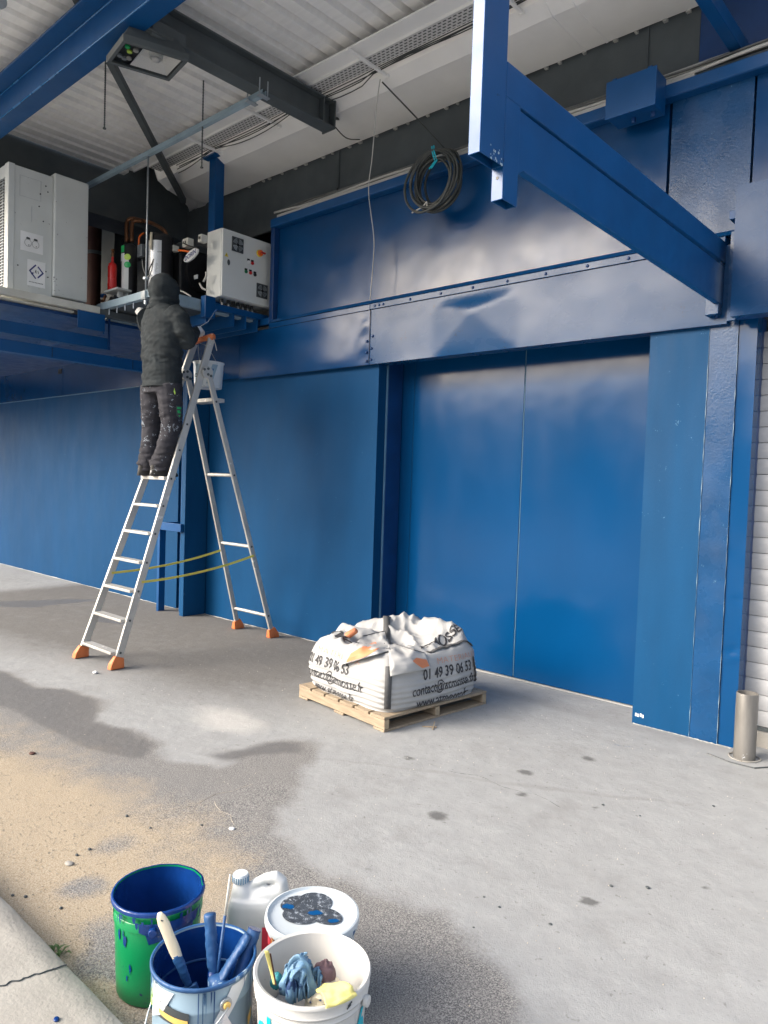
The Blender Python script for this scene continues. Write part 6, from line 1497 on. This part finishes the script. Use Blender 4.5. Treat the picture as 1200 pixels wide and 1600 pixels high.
for q2, lb in (((120, 1337), 'dark pebble on the sand just above the pale disc'), ((140, 1328), 'dark pebble on the sand a little right of the pale disc'), ((235, 1295), 'dark pebble on the sand directly above the green bucket'), ((198, 1276), 'dark pebble on the sand nearest the damp patch'),
               ((20, 1400), 'dark pebble on the sand closest to the left end of the kerb'), ((40, 1402), 'dark pebble second from the left along the kerb'), ((315, 1290), 'dark pebble at the right edge of the sand, above the green bucket rim'), ((95, 1420), 'dark pebble on the sand between the pale disc and the kerb')):
    lump('pebble', lb, at_z(*q2), random.uniform(.006, .010), M['charcoal'], 'pebble', .6, 'dark pebbles on the sand')
for q2, lb in (((1000, 1275), 'dark chip on the pale concrete toward the bollard side'), ((1012, 1388), 'dark chip on the pale concrete beside a small stain, farther right'), ((955, 1385), 'dark chip on the pale concrete left of the chip by the stain'), ((756, 1402), 'dark chip on pale concrete just above the asphalt edge'), ((860, 1445), 'dark chip alone in the middle of the near concrete'),
               ((942, 1258), 'dark chip on the concrete below the column foot'), ((1115, 1260), 'dark chip on the concrete in front of the bollard'), ((780, 1418), 'dark chip second along the asphalt edge'), ((740, 1450), 'dark chip lying on the asphalt edge itself'), ((960, 1550), 'dark chip nearest the bottom of the picture on pale concrete')):
    lump('pebble', lb, at_z(*q2), random.uniform(.004, .009), M['charcoal'], 'chip', .5, 'dark chips on the pale concrete')
t_ = thing('splinter', 'small wood splinter on the concrete beside the pallet', 'splinter', at_z(678, 1135)); b = B(); b.bar(at_z(660, 1135, .006), at_z(682, 1136, .008), .008, .006); b.bar(at_z(676, 1140, .006), at_z(679, 1128, .02), .006, .006); b.done('splinter_wood', M['wood'], t_)
# sand grains and grit, too many to count
b = B()
for k in range(5200):
    if k < 4300: x, y = random.uniform(-4.2, -1.65), random.uniform(1.0, 1.8)
    else: x, y = random.uniform(-5.5, -.2), random.uniform(1.0, 4.6)
    if k < 4300 and sdpoly((x, y), SAND) > -.03: continue
    r = random.uniform(.0012, .0032) * (1.5 if random.random() < .05 else 1); o_ = V((x, y, r * .5 + noise.noise(V((x * .6, y * .6, 9))) * .006)); a = random.random() * 6
    vs = [o_ + V((r * math.cos(a + t) , r * math.sin(a + t), -r * .4)) for t in (0, 2.1, 4.2)] + [o_ + V((0, 0, r))]
    b.add(vs, [(0, 1, 3), (1, 2, 3), (2, 0, 3)])
o = b.done('sand_grains', M['pebble'], None, fix=False, kind='stuff'); o['label'] = 'loose sand grains and grit scattered over the ground by the kerb'
# weed by the kerb
wp = at_z(92, 1490); t_ = thing('weed', 'small green weed growing in the sand beside the kerb', 'weed', wp)
for k in range(12):
    a = random.random() * 6.28; l = random.uniform(.018, .045); d = V((math.cos(a), math.sin(a), 0)); s_ = V((-d.y, d.x, 0)) * .005; o_ = wp + V((random.uniform(-.02, .02), random.uniform(-.01, .01), 0)); b = B()
    b.add([o_, o_ + d * l * .5 + s_ + V((0, 0, l * .5)), o_ + d * l + V((0, 0, l * .45)), o_ + d * l * .5 - s_ + V((0, 0, l * .52))], [(0, 1, 2, 3)]); b.done('leaf', M['leaf'], t_, solid=.0006)
# scratches and cracks in the yard surface
for lb, px_ in (('thin pale scratch on the asphalt behind the green bucket', ((270, 1268), (300, 1262), (335, 1242), (362, 1236), (398, 1222))), ('short pale scratch below the longer scratch on the asphalt', ((338, 1252), (345, 1268), (362, 1272), (365, 1292))), ('fine dark crack in the pale concrete right of the pallet', ((700, 1205), (745, 1212), (790, 1232), (838, 1242), (880, 1262)))):
    P_ = [at_z(*q_, .0) for q_ in px_]; pts = []
    for i in range(len(P_) - 1):
        for k in range(9):
            p = P_[i].lerp(P_[i + 1], k / 9); pts.append(V((p.x + .02 * noise.noise(V((p.x * 9, p.y * 9, 1))), p.y + .02 * noise.noise(V((p.x * 9, p.y * 9, 6))), noise.noise(V((p.x * .6, p.y * .6, 9))) * .006 + .0005)))
    o = B().tube(pts, [random.uniform(.0004, .0016) for _ in pts], 5).done('surface_crack', M['pebble'] if 'pale scratch' in lb else M['charcoal'], None); tag(o, lb, 'crack')
# crack over the pavement slab
pts = []
for i in range(30):
    t = i / 29; p = at_z(0, 1541, .1).lerp(at_z(104, 1508, .1), t); pts.append(p + V((.012 * noise.noise(V((t * 9, 1, 0))), .012 * noise.noise(V((t * 9, 7, 0))), .0012)))
o = B().tube(pts, .0022, 5).done('slab_crack', M['charcoal'], None); tag(o, 'thin crack across the pavement slab at the lower left', 'crack')
lump('leaf_litter', 'dark blue paint flake lying on the pavement slab', at_z(88, 1594, .1), .010, M['paint_blue'], 'paint flake', .4)
